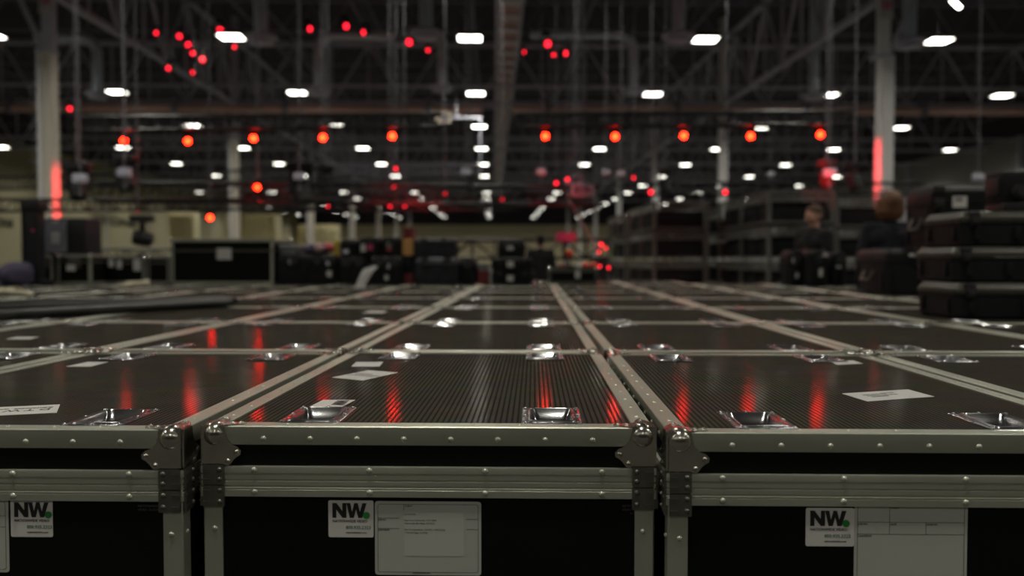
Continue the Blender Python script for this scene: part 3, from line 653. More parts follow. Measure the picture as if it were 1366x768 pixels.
# dark fixtures and clusters hanging at truss height
dk = [(103, 252, 12.5, .2, 'dark moving head hanging beside the left column', 'black_metal'), (168, 240, 13, .2, 'dark moving head on the low truss right of the left column', 'black_metal'), (402, 258, 16, .3, 'larger dark moving head in the cluster left of the fourth lamp', 'black_metal'),
      (434, 248, 17.6, .22, 'dark moving head in the cluster under the fourth lamp', 'black_metal'), (1102, 240, 13.5, .16, 'red-lit moving head hanging left of the right column', 'maroon'), (1140, 244, 13.5, .17, 'dark moving head with hooks next to the right column', 'black_metal'),  # the red-lit head has that red light put into its maroon body
      (628, 250, 16.2, .14, 'dark moving head under the long cable', 'black_metal'), (887, 250, 18, .2, 'dark moving head above the near truss stack', 'black_metal')]
for x, y, v, s, lb, m_ in dk:
    p = at(x, y, v); lamp_head('moving_head_light', lb, p, p + Vector((.3, -.2, -1)), s * .5, 'eye', 'unlit moving heads', hang=11 - p.z, body=m_)
# chain hoists with their cables
hs = [(107, 238, 12.0, 'by the left column'), (166, 230, 12.5, 'below the leftmost red lamp'), (622, 229, 15.6, 'under the centre light row'), (722, 229, 17, 'under the sixth red lamp'), (399, 235, 15.3, 'left of the fourth red lamp'), (1107, 230, 13.1, 'left of the right column'), (1305, 236, 16, 'above the big black case'), (1028, 232, 24, 'between the last two red lamps'),
      (808, 230, 20, 'left of the seventh-lamp cable pair'), (828, 232, 20, 'right of the seventh-lamp cable pair')]
for x, y, v, lb in hs:
    p = at(x, y, v); rt = thing('chain_hoist', 'small hoist on a long hanging cable ' + lb, 'hoist', p, 0, 'chain hoists')
    MB().box(-.09, .09, -.06, .06, -.06, .06, .015).build('hoist_body', M['steel_grey'], rt); b = MB(); b.tube((0, 0, .05), (0, 0, 12.3 - p.z), .011, n=6)
    b.tube((0, 0, -.05), (0, 0, -.22), .01, n=6); b.ball((0, 0, -.22), .025, 8, 6); b.build('cable', M['cable'], rt)
for i, (x, v) in enumerate(((233, 26), (330, 27), (500, 26), (530, 20), (575, 27), (763, 22), (868, 30), (1053, 26), (1125, 30), (45, 30))):
    p = at(x, 240, v); tag(MB().tube((p.x, p.y, p.z), (p.x, p.y, 12.4), .007, n=6).build('hanging_cable', M['cable']), f'thin hanging cable, {["first","second","third","fourth","fifth","sixth","seventh","eighth","ninth","tenth"][sorted([233,330,500,530,575,763,868,1053,1125,45]).index(x)]} thin one from the left', 'cable', 'thin hanging cables')
# hanging grey boxes / frames
def frame_box(px, py, v, w, h, label, name='hanging_box', m='steel_grey'):
    p = at(px, py, v); rt = thing(name, label, 'hanging box', p)
    b = MB(); t = .04 * w
    for s in (-1, 1): b.box(s * w / 2 - t, s * w / 2 + t, -.12, .12, -h / 2, h / 2); b.box(-w / 2, w / 2, -.12, .12, s * h / 2 - t, s * h / 2 + t)
    b.box(-w / 2, w / 2, .08, .12, -h / 2, h / 2); b.build('frame', M[m], rt); MB().box(-w * .22, w * .22, -.06, .08, -h * .25, h * .25, .02).build('core', M['steel_dark'], rt)
    MB().tube((0, 0, h / 2), (0, 0, 12.3 - p.z), .012).build('hanger', M['cable'], rt)
frame_box(592, 157, 30, .50, .32, 'small pale box with open ends hanging below the red pipe', m='column_beige')
frame_box(766, 240, 18, .34, .16, 'upper grey frame of the hanging pair')
frame_box(777, 254, 16.5, .38, .19, 'lower grey frame of the hanging pair')
p = at(627, 160, 38); rt = thing('bracket_light', 'pale right-angled bracket hanging under the second centre light', 'bracket', p)
b = MB(); b.tube((-.9, 0, .1), (.5, 0, .1), .03); b.tube((.45, 0, .1), (.45, 0, -2.4), .03); b.tube((-.6, 0, .1), (-.6, 0, 4), .02); b.build('bracket_arms', M['steel_grey'], rt)
# ================================================================== THINGS ON AND BEHIND THE CASES
def flight_case(name, label, px0, px1, pt, v, z0, depth, tag_px=None, trim='alu_dull', rot=0, latch=True):
    """silver-edged black case whose front spans px0..px1 and whose top is seen at row pt"""
    a = at(px0, pt, v); b_ = at(px1, pt, v); w = b_.x - a.x; h = a.z - z0
    rt = thing(name, label, 'road case', ((a.x + b_.x) / 2, v + depth / 2, z0), rot)
    A, B = w / 2, depth / 2
    MB().box(-A + .004, A - .004, -B + .004, B - .004, .01, h - .004).build('body_panel', M['laminate'], rt)
    MB().ring(A, B, [(-.03, h - .004), (-.03, h), (0, h), (0, h - .03), (-.005, h - .03), (-.005, h - .004)]).build('edge_trim', M[trim], rt)
    MB().ring(A, B, [(-.03, 0), (.0, 0), (.0, .03), (-.005, .03), (-.005, .005)]).build('base_trim', M[trim], rt)
    MB().ring(A, B, [(-.005, h * .72), (.003, h * .72), (.003, h * .72 + .02), (-.005, h * .72 + .02)]).build('locking_trim', M['plate'], rt)
    for sx in (-1, 1):
        for sy in (-1, 1):
            MB().box(sx * A - .028 * (sx > 0), sx * A + .028 * (sx < 0), sy * B - .028 * (sy > 0), sy * B + .028 * (sy < 0), .02, h - .02).build('corner_post', M[trim], rt)
            MB().ball((sx * (A - .012), sy * (B - .012), h - .012), .022).build('ball_corner', M['chrome'], rt)
    if latch:
        MB().box(-.07, .07, -B - .006, -B + .004, h * .55, h * .55 + .12, .004).build('latch', M['plate'], rt)
    if tag_px:
        for (x0, x1, y0, y1) in tag_px:
            p0, p1 = at(x0, y0, v), at(x1, y1, v)
            MB().box(p0.x - rt.location.x, p1.x - rt.location.x, -B - .008, -B - .004, p1.z - z0, p0.z - z0).build('sticker', M['paper'], rt)
    return rt
ZL = ZT
flight_case('road_case_upright', 'large black road case with silver top edge standing left of the plastic cases', 228, 364, 318.5, 9.15, ZL, .75, [(290, 309, 331, 346)], 'alu')
flight_case('road_case_low', 'low black road case with bright silver frame under the speaker cabinet', 76, 121, 339, 9.0, ZL, .42, [(89, 101, 353, 361)], 'alu')
flight_case('road_case_low', 'low black road case left of the silver-framed one, behind the black tower', 40, 70, 339.5, 9.1, ZL, .42, None, 'alu_dull')
flight_case('road_case_low', 'low black road case with two white stickers, right of the silver-framed one', 126, 193, 341.5, 9.3, ZL, .5, [(145, 152, 346, 356), (156, 163, 347, 358), (178, 188, 346, 361)], 'alu_dull', latch=False)
flight_case('road_case_low', 'low black road case between the stickered one and the large upright case', 196, 226, 341.5, 9.35, ZL, .5, None, 'alu_dull', latch=False)
# tower and speaker
p = at(28, 268, 8.7); p2 = at(47, 268, 8.7)
rt = thing('equipment_tower', 'tall narrow black tower with one small red light', 'tower', ((p.x + p2.x) / 2, 8.8, ZL)); w = (p2.x - p.x) / 2; hh = p.z - ZL
MB().box(-w, w, -w, w, .06, hh, .01).build('shaft', M['plastic_blue'], rt); MB().box(-w - .06, w + .06, -w - .06, w + .06, 0, .06, .01).build('foot', M['black_metal'], rt)
MB().box(-w - .02, w + .03, -w - .02, w + .02, hh - .10, hh - .0, .01).build('head_block', M['black_metal'], rt); MB().ball((.03, -w, hh - .30), .018).build('indicator_light', M['magenta'], rt)
b = MB(); b.box(-w - .012, -w + .02, -w - .012, -w + .02, .06, hh); b.box(w - .02, w + .012, -w - .012, -w + .02, .06, hh); b.build('corner_rail', M['black_metal'], rt)
p = at(58, 291, 9.05); p2 = at(91, 291, 9.05); zc_ = at(75, 339, 9.0).z
w = (p2.x - p.x); rt = thing('speaker_cabinet', 'slate grey loudspeaker cabinet standing on the silver-framed low case', 'speaker', (p.x + w / 2 + .09, 9.22, zc_)); hh = p.z - zc_
MB().box(-w * .85, w * .85, -.17, .17, 0, hh, .01).build('cabinet', M['plastic_blue'], rt)
MB().box(-w * .82, w * .1, -.185, -.17, .02, hh - .02, .004).build('side_panel', M['steel_dark'], rt)
MB().box(-w * .5, -w * .15, -.19, -.185, hh * .3, hh * .62, .003).build('sticker', M['paper'], rt); MB().box(w * .15, w * .82, -.18, -.17, .03, hh - .03, .004).build('grille', M['black_metal'], rt)
MB().box(-w * .45, -w * .2, -.19, -.184, hh * .85, hh * .95, .003).build('handle', M['paper'], rt)
p = at(50, 296, 9.6); p2 = at(57, 296, 9.6); tag(MB().box(p.x, p2.x, 9.6, 9.68, ZL, p.z, .01).build('pale_board', M['pinkpale']), 'narrow pale board standing between the black tower and the speaker cabinet', 'board')
# draped purple cloth at far left
def blob(name, label, cat, m, px0, px1, pt, v, z0, depth, seed=1, sub=3, amp=.12):
    a = at(px0, pt, v); b_ = at(px1, pt, v); w = b_.x - a.x; h = a.z - z0
    bm = bmesh.new(); bmesh.ops.create_icosphere(bm, subdivisions=sub, radius=1); rn = random.Random(seed); ph = [rn.uniform(0, 6.3) for _ in range(6)]
    for vv in bm.verts:
        k = 1 + amp * (math.sin(vv.co.x * 5 + ph[0]) * math.sin(vv.co.y * 4 + ph[1]) + .6 * math.sin(vv.co.z * 7 + ph[2] + vv.co.x * 6))
        vv.co *= k; vv.co.z = max(vv.co.z, -.75); vv.co = Vector((vv.co.x * w / 2, vv.co.y * depth / 2, (vv.co.z + .75) * h / 1.75))
    for f in bm.faces: f.smooth = True
    me = bpy.data.meshes.new(name); bm.to_mesh(me); bm.free(); me.materials.append(m); o = bpy.data.objects.new(name, me); C.objects.link(o)
    o.location = ((a.x + b_.x) / 2, v + depth / 2, z0)
    return tag(o, label, cat)
blob('draped_cloth', 'dark purple cloth heaped at the left edge', 'cloth', M['purple'], -18, 19, 350, 8.3, ZL, .5, 2)
# work gloves
def glove(label, px, py, rot, s, seed):
    p = atz(px, py, ZT); rt = thing('work_glove', label, 'glove', (p.x, p.y, ZT), rot, 'cream work gloves')
    bm = MB()
    bm.ball((0, 0, .020), .045, 14, 8, (1.25, 1, .42)); bm.ball((-.055, 0, .022), .036, 14, 8, (1.3, 1.1, .52))
    for k, yy in enumerate((-.032, -.011, .011, .032)):
        bm.tube((.04, yy, .016), (.10 - abs(k - 1.5) * .008, yy * 1.3, .012), .0115, .009, 10); bm.ball((.10 - abs(k - 1.5) * .008, yy * 1.3, .012), .0092, 10, 6)
    bm.tube((.0, .035, .018), (.045, .070, .014), .013, .010, 10); bm.ball((.045, .07, .014), .010, 10, 6)
    o = bm.build('glove_body', M['cream'], rt); md = o.modifiers.new('r', 'REMESH'); md.mode = 'VOXEL'; md.voxel_size = .004; sm = o.modifiers.new('s', 'SMOOTH'); sm.iterations = 3
    c_ = MB(); c_.loft([[Vector((xx, .042 * math.cos(a) * k_, .024 + .020 * math.sin(a) * k_)) for a in [2 * math.pi * i / 16 for i in range(16)]] for xx, k_ in ((-.085, 1), (-.125, 1.15), (-.127, 1.05), (-.088, .9))], False, False)
    c_.build('glove_cuff', M['cream'], rt); rt.scale = (s, s, s * 1.25); return rt
glove('cream work glove lying on a case left of the middle, near the low black cases', 176, 383, R(200), 1.25, 1)
glove('cream work glove at the left edge of the case tops, left one of the pair', 2, 393, R(170), 1.1, 2)
glove('cream work glove at the left edge of the case tops, right one of the pair', 24, 394.5, R(20), 1.0, 3)
# curled white strip
p = atz(482, 384, ZT); rt = thing('paper_strip', 'long curled white strip leaning up from the case tops, centre left', 'paper', (p.x, p.y, ZT))
b = MB(); L0 = []; n = 14
for i in range(n + 1):
    t = i / n; x = -.02 + t * .12 + .0 * t; z = .01 + .20 * math.sin(t * 1.35); y = .02 + .05 * t; hw = .045 + .022 * t - (.05 * max(0, t - .85) / .15)
    L0.append([Vector((x - hw, y, z - .01)), Vector((x, y - .012, z)), Vector((x + hw, y, z + .004)), Vector((x + hw, y + .003, z + .004)), Vector((x, y - .009, z)), Vector((x - hw, y + .003, z - .01))])
b.loft(L0); b.build('strip', M['paper'], rt)
b = MB(); b.box(-.075, .04, -.01, .045, 0, .012, .003); b.build('strip_foot', M['paper'], rt)
# black tubes on the left
for (a, b_, r_, lb) in (((-60, 431.5), (303, 409.5), .024, 'front'), ((-60, 419.5), (309, 405.5), .022, 'middle'), ((-60, 411.5), (300, 402.5), .020, 'rear')):
    p0, p1 = atz(a[0], a[1], ZT), atz(b_[0], b_[1], ZT); p0.z = p1.z = 0; d = (p1 - p0)
    rt = thing('black_tube', f'long matt black tube lying across the cases on the left, {lb} one of three', 'tube', (p0.x, p0.y, ZT + r_), math.atan2(d.y, d.x), 'long black tubes')
    MB().tube((0, 0, 0), (d.length, 0, 0), r_, n=20).build('tube', M['tube'], rt)
    c_ = MB(); c_.tube((d.length, 0, 0), (d.length + .03, 0, 0), r_ * .8, n=16); c_.build('end_plug', M['rubber'], rt)
# moulded plastic cases
def plastic_case(label, X0_, X1_, Yf, z0, h, depth, m='plastic', stickers=(), handle=None, rot=0, group=None, latches=(.2, .8), olive=False, side_handle=False):
    w = X1_ - X0_; rt = thing('plastic_case', label, 'equipment case', ((X0_ + X1_) / 2, Yf + depth / 2, z0), rot, group); mm = M[m]
    A, B = w / 2, depth / 2; zs = h * .70; s = min(1, h / .3)
    def rl(a, b, r, z): return [Vector((x, y, z)) for x, y in rr(2 * a, 2 * b, r, 4)]
    bd = MB(); bd.loft([rl(A - .02, B - .02, .03, 0), rl(A - .008, B - .008, .035, .012), rl(A - .004, B - .004, .035, zs - .012), rl(A, B, .035, zs - .010), rl(A, B, .035, zs)]); 
    nr = max(2, int(w / .22))
    for i in range(nr + 1):
        x = -A + .07 + i * (w - .14) / nr
        for sg in (-1, 1): bd.box(x - .014, x + .014, sg * B - .010, sg * B + .005 * sg if sg > 0 else sg * B + .01, .03, zs - .02, .003) if sg > 0 else bd.box(x - .014, x + .014, -B - .006, -B + .01, .03, zs - .02, .003)
    for y in (-B + .08, B - .08):
        for sg in (-1, 1): bd.box(sg * A - .006, sg * A + .006, y - .014, y + .014, .03, zs - .02, .003)
    bd.build('body', mm, rt)
    ld = MB(); ld.loft([rl(A, B, .035, zs + .002), rl(A + .002, B + .002, .035, zs + .006), rl(A + .002, B + .002, .035, zs + .02), rl(A - .004, B - .004, .035, zs + .024), rl(A - .006, B - .006, .035, h - .04 * s), rl(A - .03 * s, B - .035 * s, .03, h - .004), rl(A - .04 * s, B - .045 * s, .03, h)])
    ld.build('lid', M['plastic_lid'] if olive else mm, rt)
    for f in latches:
        x = -A + f * w; l = MB(); l.box(x - .035 * s, x + .035 * s, -B - .018, -B + .004, zs - .035 * s, zs + .045 * s, .006); l.box(x - .028 * s, x + .028 * s, -B - .026, -B - .014, zs - .02 * s, zs + .02 * s, .005); l.build('latch', M['black_metal'], rt)
        MB().box(x - .045 * s, x + .045 * s, -B - .012, -B + .02, h - .06 * s, h + .0, .01).build('lid_lug', M['black_metal'], rt)
    if handle:
        hd = MB(); hd.path([Vector((-.07, -B - .01, zs * .5)), Vector((-.06, -B - .045, zs * .5)), Vector((.06, -B - .045, zs * .5)), Vector((.07, -B - .01, zs * .5))], .012); hd.build('handle', M['rubber'], rt)
    if side_handle:
        hd = MB(); hd.path([Vector((-A - .002, -.085, zs * .72)), Vector((-A - .04, -.075, zs * .45)), Vector((-A - .04, .075, zs * .45)), Vector((-A - .002, .085, zs * .72))], .010); hd.build('side_handle', M['plate'], rt)
    for (fx, fz, sw, sh, mt) in stickers:
        x = -A + fx * w; MB().box(x - sw / 2, x + sw / 2, -B - .0085, -B - .0040, fz * h - sh / 2, fz * h + sh / 2).build('sticker', M[mt], rt)
    return rt
M['plastic_lid'] = mat('olive_black_lid', (.055, .053, .043), .4, 0, var=.2, vscale=15)  # lid tone paler and more olive than the case body
# right foreground stack
Xs = at(1275, 425, 3.95).x
s1 = plastic_case('flat black plastic case with bright latched edge, bottom of the stack at the right edge', Xs, Xs + .62, 3.95, ZT, .165, .42, latches=(.10, .62), olive=True, group='stack of flat black cases')
s2 = plastic_case('flat black plastic case with bright latched edge, middle of the stack at the right edge', Xs + .01, Xs + .70, 4.0, ZT + .165, .165, .42, latches=(.08, .60), olive=True, group='stack of flat black cases')
s3 = plastic_case('flat black plastic case with bright latched edge, top of the stack at the right edge', Xs + .07, Xs + .76, 4.05, ZT + .33, .165, .42, latches=(.08, .75), olive=True, group='stack of flat black cases')
p = at(1345, 275, 4.15); rt = thing('black_fixture', 'black lamp head with round knob on top of the flat case stack', 'stage light', (p.x + .10, 4.28, ZT + .495))
MB().box(-.10, .12, -.09, .09, 0, .05, .01).build('base', M['black_metal'], rt); MB().box(-.105, .13, -.08, .08, .04, .20, .02).build('lamp_body', M['plastic'], rt)
b = MB(); b.tube((-.03, -.08, .10), (-.03, -.105, .10), .035, n=16); b.tube((-.03, -.105, .10), (-.03, -.12, .10), .022, n=16); b.build('knob', M['rubber'], rt); MB().box(-.115, -.085, -.06, .06, .08, .17, .008).build('side_bracket', M['black_metal'], rt)
# big cases at 6.6 m
Xa = at(1182, 390, 6.6).x
plastic_case('wide low black plastic case standing under the big stickered case, in front of the woman', Xa, Xa + .83, 6.6, ZT, .352, .66, latches=(.3, .75), stickers=((.24, .86, .07, .02, 'paper'),), side_handle=True)
Xb = at(1243, 330, 6.62).x
plastic_case('big black plastic case with a white NW sticker, on top of the wide low case', Xb, Xb + .50, 6.62, ZT + .352, .475, .50, latches=(.1, .95), stickers=((.40, .74, .105, .085, 'sticker'), ), side_handle=True)
q = [o for o in C.objects if o.name.startswith('sticker')][-1]; e = MB(); e.plate([(x * .025 - .035, y * .025) for x, y in [(0, 0), (.27, 0), (.27, .55), (.68, 0), (.95, 0), (.95, 1), (.68, 1), (.68, .46), (.28, 1), (0, 1)]], lambda u, v, t: Vector((u, -.0088 - .25 - t, v)), .001)
e.plate([(x * .025 - .035, y * .025) for x, y in [(.95, 1), (1.18, 0), (1.45, 0), (1.60, .58), (1.75, 0), (2.02, 0), (2.32, 1), (2.03, 1), (1.86, .40), (1.72, 1), (1.48, 1), (1.33, .40), (1.22, 1)]], lambda u, v, t: Vector((u, -.0088 - .25 - t, v)), .001)
o = e.build('logo_letters', M['ink'], q); o.location = (-.10 * .5, 0, .74 * .475 + .005)
# cases in front of the man
def pxcase(label, px0, px1, pt, v, z0, depth, **k):
    a, b_ = at(px0, pt, v), at(px1, pt, v); return plastic_case(label, a.x, b_.x, v, z0, a.z - z0, depth, **k), a.z
g = 'small black cases before the man'
pxcase('small black case with two white tags, left of the group before the man', 1052, 1075, 334, 8.75, ZT, .35, stickers=((.3, .72, .03, .05, 'paper'), (.5, .30, .03, .05, 'paper')), latches=(.5,), group=g)
pxcase('small black case with one tall white tag, middle of the group before the man', 1077, 1107, 333, 8.6, ZT, .4, stickers=((.6, .38, .035, .08, 'paper'), (.75, .86, .06, .03, 'paper')), latches=(.5,), group=g)
pxcase('small black case with a pale tag, right of the group before the man', 1109, 1131, 336, 8.75, ZT, .35, stickers=((.45, .62, .05, .06, 'paper'),), latches=(.5,), group=g)
# centre background
V9 = 9.15
pxcase('wide black plastic case with tags, left end of the lower row behind the white strip', 368, 447, 339, V9, ZT, .5, stickers=((.26, .75, .05, .05, 'paper'), (.88, .70, .03, .04, 'steel_grey'), (.90, .36, .05, .06, 'paper')), latches=(.3, .7))
pxcase('black plastic case behind the white strip', 449, 492, 342, V9 + .05, ZT, .5, latches=(.3, .7))
_, zt_ = pxcase('black plastic case with two tags right of the white strip', 494, 537, 342.5, V9, ZT, .5, stickers=((.6, .66, .05, .05, 'paper'), (.5, .25, .04, .05, 'paper')), latches=(.3, .7))
zl = at(500, 342.5, V9).z; zl2 = at(460, 342, V9 + .05).z
pxcase('smaller black case with a pale tag on the upper row, right of the yellow post', 452, 476, 319.5, V9 + .1, zl2, .35, stickers=((.4, .3, .06, .04, 'steel_grey'),), latches=(.5,))
pxcase('black case with a white and a pink tag, upper row', 477, 507, 316, V9 + .06, zl + .002, .35, stickers=((.25, .45, .05, .08, 'paper'), (.55, .5, .06, .06, 'magenta')), latches=(.5,))
pxcase('black case with a pale and red tag, upper row right', 508, 536, 315.5, V9 + .06, zl + .002, .35, stickers=((.4, .62, .05, .06, 'greytub'), (.4, .38, .05, .04, 'pinkred')), latches=(.5,))
_, z3 = pxcase('large black plastic case in the middle, lower of two', 552, 612, 343, V9, ZT, .5, latches=(.25, .75), m='plastic_blue')
pxcase('large black plastic case in the middle, upper of two', 551, 607, 317, V9 + .05, at(580, 343, V9).z, .45, latches=(.25, .75), m='plastic_blue')
pxcase('black case with one white tag, right beside the large middle pair', 613, 635, 345, V9 + .05, ZT, .45, stickers=((.45, .75, .05, .07, 'paper'),), latches=(.5,))
za = at(680, 361, V9).z; zb = at(680, 343.5, V9).z
pxcase('flat black case with a pale tag, bottom of the tagged stack of three', 655, 711, 361, V9, ZT, .45, stickers=((.46, .45, .07, .06, 'paper'),), latches=(.2, .8))
pxcase('flat black case with a pale tag, middle of the tagged stack of three', 655, 711, 343.5, V9, za, .45, stickers=((.46, .5, .07, .06, 'paper'),), latches=(.2, .8))
pxcase('shorter black case with a pale tag, top of the tagged stack of three', 664, 700, 320, V9 + .05, zb, .4, stickers=((.46, .55, .07, .04, 'paper'),), latches=(.2, .8))
flight_case('road_case_low', 'low black road case with a white tag, right of the dark figure', 732, 797, 357, 9.35, ZL, .5, [(767, 774, 361, 371)], 'plate', latch=False)
# jackets, tub, post, crates
zj = at(400, 339, V9).z
blob('folded_jacket', 'dark purple jacket heaped on the wide black case', 'jacket', M['purple'], 398, 440, 324, V9 + .08, zj, .35, 5)
blob('folded_cloth', 'pale pink folded cloth on the purple jacket heap', 'cloth', M['pinkpale'], 418, 430, 324, V9 + .02, zj + .03, .1, 6)
blob('folded_jacket', 'red jacket next to the yellow post', 'jacket', M['pinkred'], 426, 444, 324, V9 + .12, zj + .02, .2, 7)
a = at(369, 326, V9 + .1); b_ = at(394, 326, V9 + .1); rt = thing('grey_tub', 'grey plastic tub on the left end of the wide black case', 'tub', ((a.x + b_.x) / 2, V9 + .3, zj)); w = (b_.x - a.x) / 2; hh = a.z - zj
MB().loft([[Vector((x, y, z)) for x, y in rr(2 * ww, .34 * ww / w, .02)] for ww, z in ((w * .9, 0), (w, hh * .8), (w * .88, hh * .8 + .001), (w * .8, .02))], True, True).build('tub', M['greytub'], rt)
MB().loft([[Vector((x, y, z)) for x, y in rr(2 * ww, .34 * ww / w, .02)] for ww, z in ((w * 1.03, hh * .8), (w * 1.03, hh * .92), (w * .9, hh))], True, True).build('tub_lid', M['greytub'], rt)
a = at(444, 320, V9 + .1); b_ = at(449.5, 320, V9 + .1); rt = thing('yellow_post', 'short yellow post between the red jacket and the black cases', 'post', ((a.x + b_.x) / 2, V9 + .2, zl2)); MB().box(-.022, .022, -.02, .02, 0, a.z - zl2, .005).build('post', M['yellow'], rt); MB().box(-.027, .027, -.03, .03, 0, .015, .003).build('foot', M['yellow'], rt)
def crate(label, m, px0, px1, pt, pb, v, depth=.4):
    a, b_ = at(px0, pt, v), at(px1, pb, v); w, h = (b_.x - a.x) / 2, a.z - b_.z; rt = thing('crate', label, 'crate', ((a.x + b_.x) / 2, v + depth / 2, b_.z))
    b = MB(); b.box(-w, w, -depth / 2, depth / 2, 0, h, .01); b.build('crate_body', M[m], rt); b = MB()
    for k in (.25, .5, .75): b.box(-w - .004, w + .004, -depth / 2 - .006, -depth / 2 + .004, h * k - .008, h * k + .008)
    b.box(-w - .006, w + .006, -depth / 2 - .008, depth / 2 + .006, h - .02, h + .004, .004); b.build('crate_ribs', M[m], rt); return rt
crate('maroon crate at the bottom between the tagged black case and the large middle pair', 'maroon', 537, 551, 366, 379.5, V9 + .1)
crate('black crate under the orange one', 'plastic', 537, 551, 341, 366, V9 + .1)
crate('orange crate standing between the upper black cases', 'orange', 537, 551, 319, 341, V9 + .1)
crate('dark red crate on top of the orange crate', 'maroon', 538, 549, 304, 319, V9 + .15, .3)
crate('low maroon crate in the gap left of the tagged stack of three', 'maroon', 638, 651, 362, 379, V9 + .1)
crate('flat grey crate on the low maroon crate in the gap', 'greytub', 638.5, 650, 352, 362, V9 + .15, .3)
crate('magenta box with dark panels behind the dark figure', 'magenta', 742, 768, 310, 322, 16)
p = at(755, 322, 16); rt = thing('box_stand', 'black stand under the magenta box', 'stand', (p.x, 16.2, 0)); MB().tube((0, 0, .02), (0, 0, p.z), .03).build('pole', M['black_metal'], rt); MB().lathe([(.3, 0), (.3, .02), (.03, .04)], 16).build('foot', M['black_metal'], rt)
zc2 = at(757, 357, 9.35).z
rt = thing('red_beacon', 'round red and yellow beacon above the low case right of the dark figure', 'beacon', (at(760, 350, 9.5).x, 9.6, zc2)); hh = at(760, 342, 9.6).z - zc2
MB().lathe([(.06, 0), (.06, .02), (.015, .03), (.012, hh), (.0, hh)], 14).build('stem', M['black_metal'], rt); MB().ball((0, 0, hh + .035), .042, 16, 10).build('dome', M['redplastic'], rt); MB().box(-.05, -.02, -.03, .03, hh + .05, hh + .09, .006).build('top_knob', M['yellow'], rt)
for i, (x0, x1, t) in enumerate(((776, 787, 350), (745, 754, 352), (789, 796, 349))):
    blob('red_bag', f'small red bag on the low case, {["middle","left","right"][i]} of three', 'bag', M['redplastic'] if i != 1 else M['maroon'], x0, x1, t, 9.45, zc2, .15, 20 + i)
# leaning pole with red and yellow
a, b_ = at(755, 258, 17), at(795, 330, 15); d = (b_ - a); rt = thing('slanting_strap', 'long red strap slanting down from the hanging frames to the truss stack', 'strap', a)
MB().tube((0, 0, 0), d, .014, n=6).build('strap', M['maroon'], rt)
# arched moving head on the low case, left
p = at(193, 337, 12); rt = lamp_head('moving_head_light', 'dark arched moving head standing behind the stickered low case', at(190, 318, 12), at(190, 318, 12) + Vector((-1, -.3, .2)), .085, 'eye', 'unlit moving heads')
MB().tube((0, 0, -.2), (0, 0, -at(190, 318, 12).z), .05).build('stand_pole', M['black_metal'], rt)
# a row of equipment beyond (dark ledge at left, y 330..342)
a, b_ = at(112, 333, 15), at(226, 345, 15); box_truss((a.x, 15, a.z - .1), (b_.x, 15, a.z - .1), .22, M['truss_grey'], 'ground_truss', 'brown-grey truss lying behind the low black cases on the left')
tag(MB().box(a.x, b_.x, 14.6, 15.4, 0, a.z - .24, .02).build('equipment_crate', M['plastic']), 'long black crate under the brown-grey truss', 'crate')
# white arched tent at the far right
v = 22; p0, p1 = at(1325, 275, v), at(1440, 275, v); rad = (p1.x - p0.x) / 2 * 1.25; rt = thing('white_arch', 'white arched canopy at the right edge behind the black lamp head', 'canopy', (p0.x + rad, v, 0))
zc_ = at(1330, 290, v).z; n = 24
b = MB(); L1 = []
for i in range(n + 1):
    t = math.pi * i / n; cx_, cz_ = -math.cos(t) * rad, zc_ + math.sin(t) * rad * .95; ix, iz = -math.cos(t) * (rad - .22), zc_ + math.sin(t) * (rad - .22) * .95
    L1.append([Vector((cx_, 0, cz_)), Vector((ix, 0, iz)), Vector((ix, .3, iz)), Vector((cx_, .3, cz_))])
b.loft([[Vector((-rad, 0, 0)), Vector((-rad + .22, 0, 0)), Vector((-rad + .22, .3, 0)), Vector((-rad, .3, 0))]] + L1 + [[Vector((rad, 0, 0)), Vector((rad - .22, 0, 0)), Vector((rad - .22, .3, 0)), Vector((rad, .3, 0))]]); b.build('arch_tube', M['white'], rt)
b = MB(); b.loft([[Vector((-math.cos(math.pi * i / n) * (rad - .2), y, zc_ + math.sin(math.pi * i / n) * (rad - .2) * .95)) for i in range(n + 1)] + [Vector((rad - .2, y, 0)), Vector((-rad + .2, y, 0))] for y in (.12, .16)]); b.build('back_cloth', M['placard'], rt)
# cream drapes at the far left of the centre
def drape(label, px0, px1, pt, v, dep=.5):
    a, b_ = at(px0, pt, v), at(px1, pt, v); n = 40; b = MB(); L1 = []
    for i in range(n + 1):
        x = a.x + (b_.x - a.x) * i / n; y = v + dep * math.sin(i * 1.6) * .5; L1.append([Vector((x, y, 0)), Vector((x, y, a.z)), Vector((x, y + .15, a.z)), Vector((x, y + .15, 0))])
    b.loft(L1); return tag(b.build('drape', M['drape']), label, 'drape', None)
drape('bright cream drape beyond the columns, right of the second left column', 398, 452, 300, 95, 1.4)
drape('tall cream drape behind the large upright case', 300, 372, 286, 80, 1.4)
drape('cream drape left of the second left column', 226, 262, 284, 72, 1.)
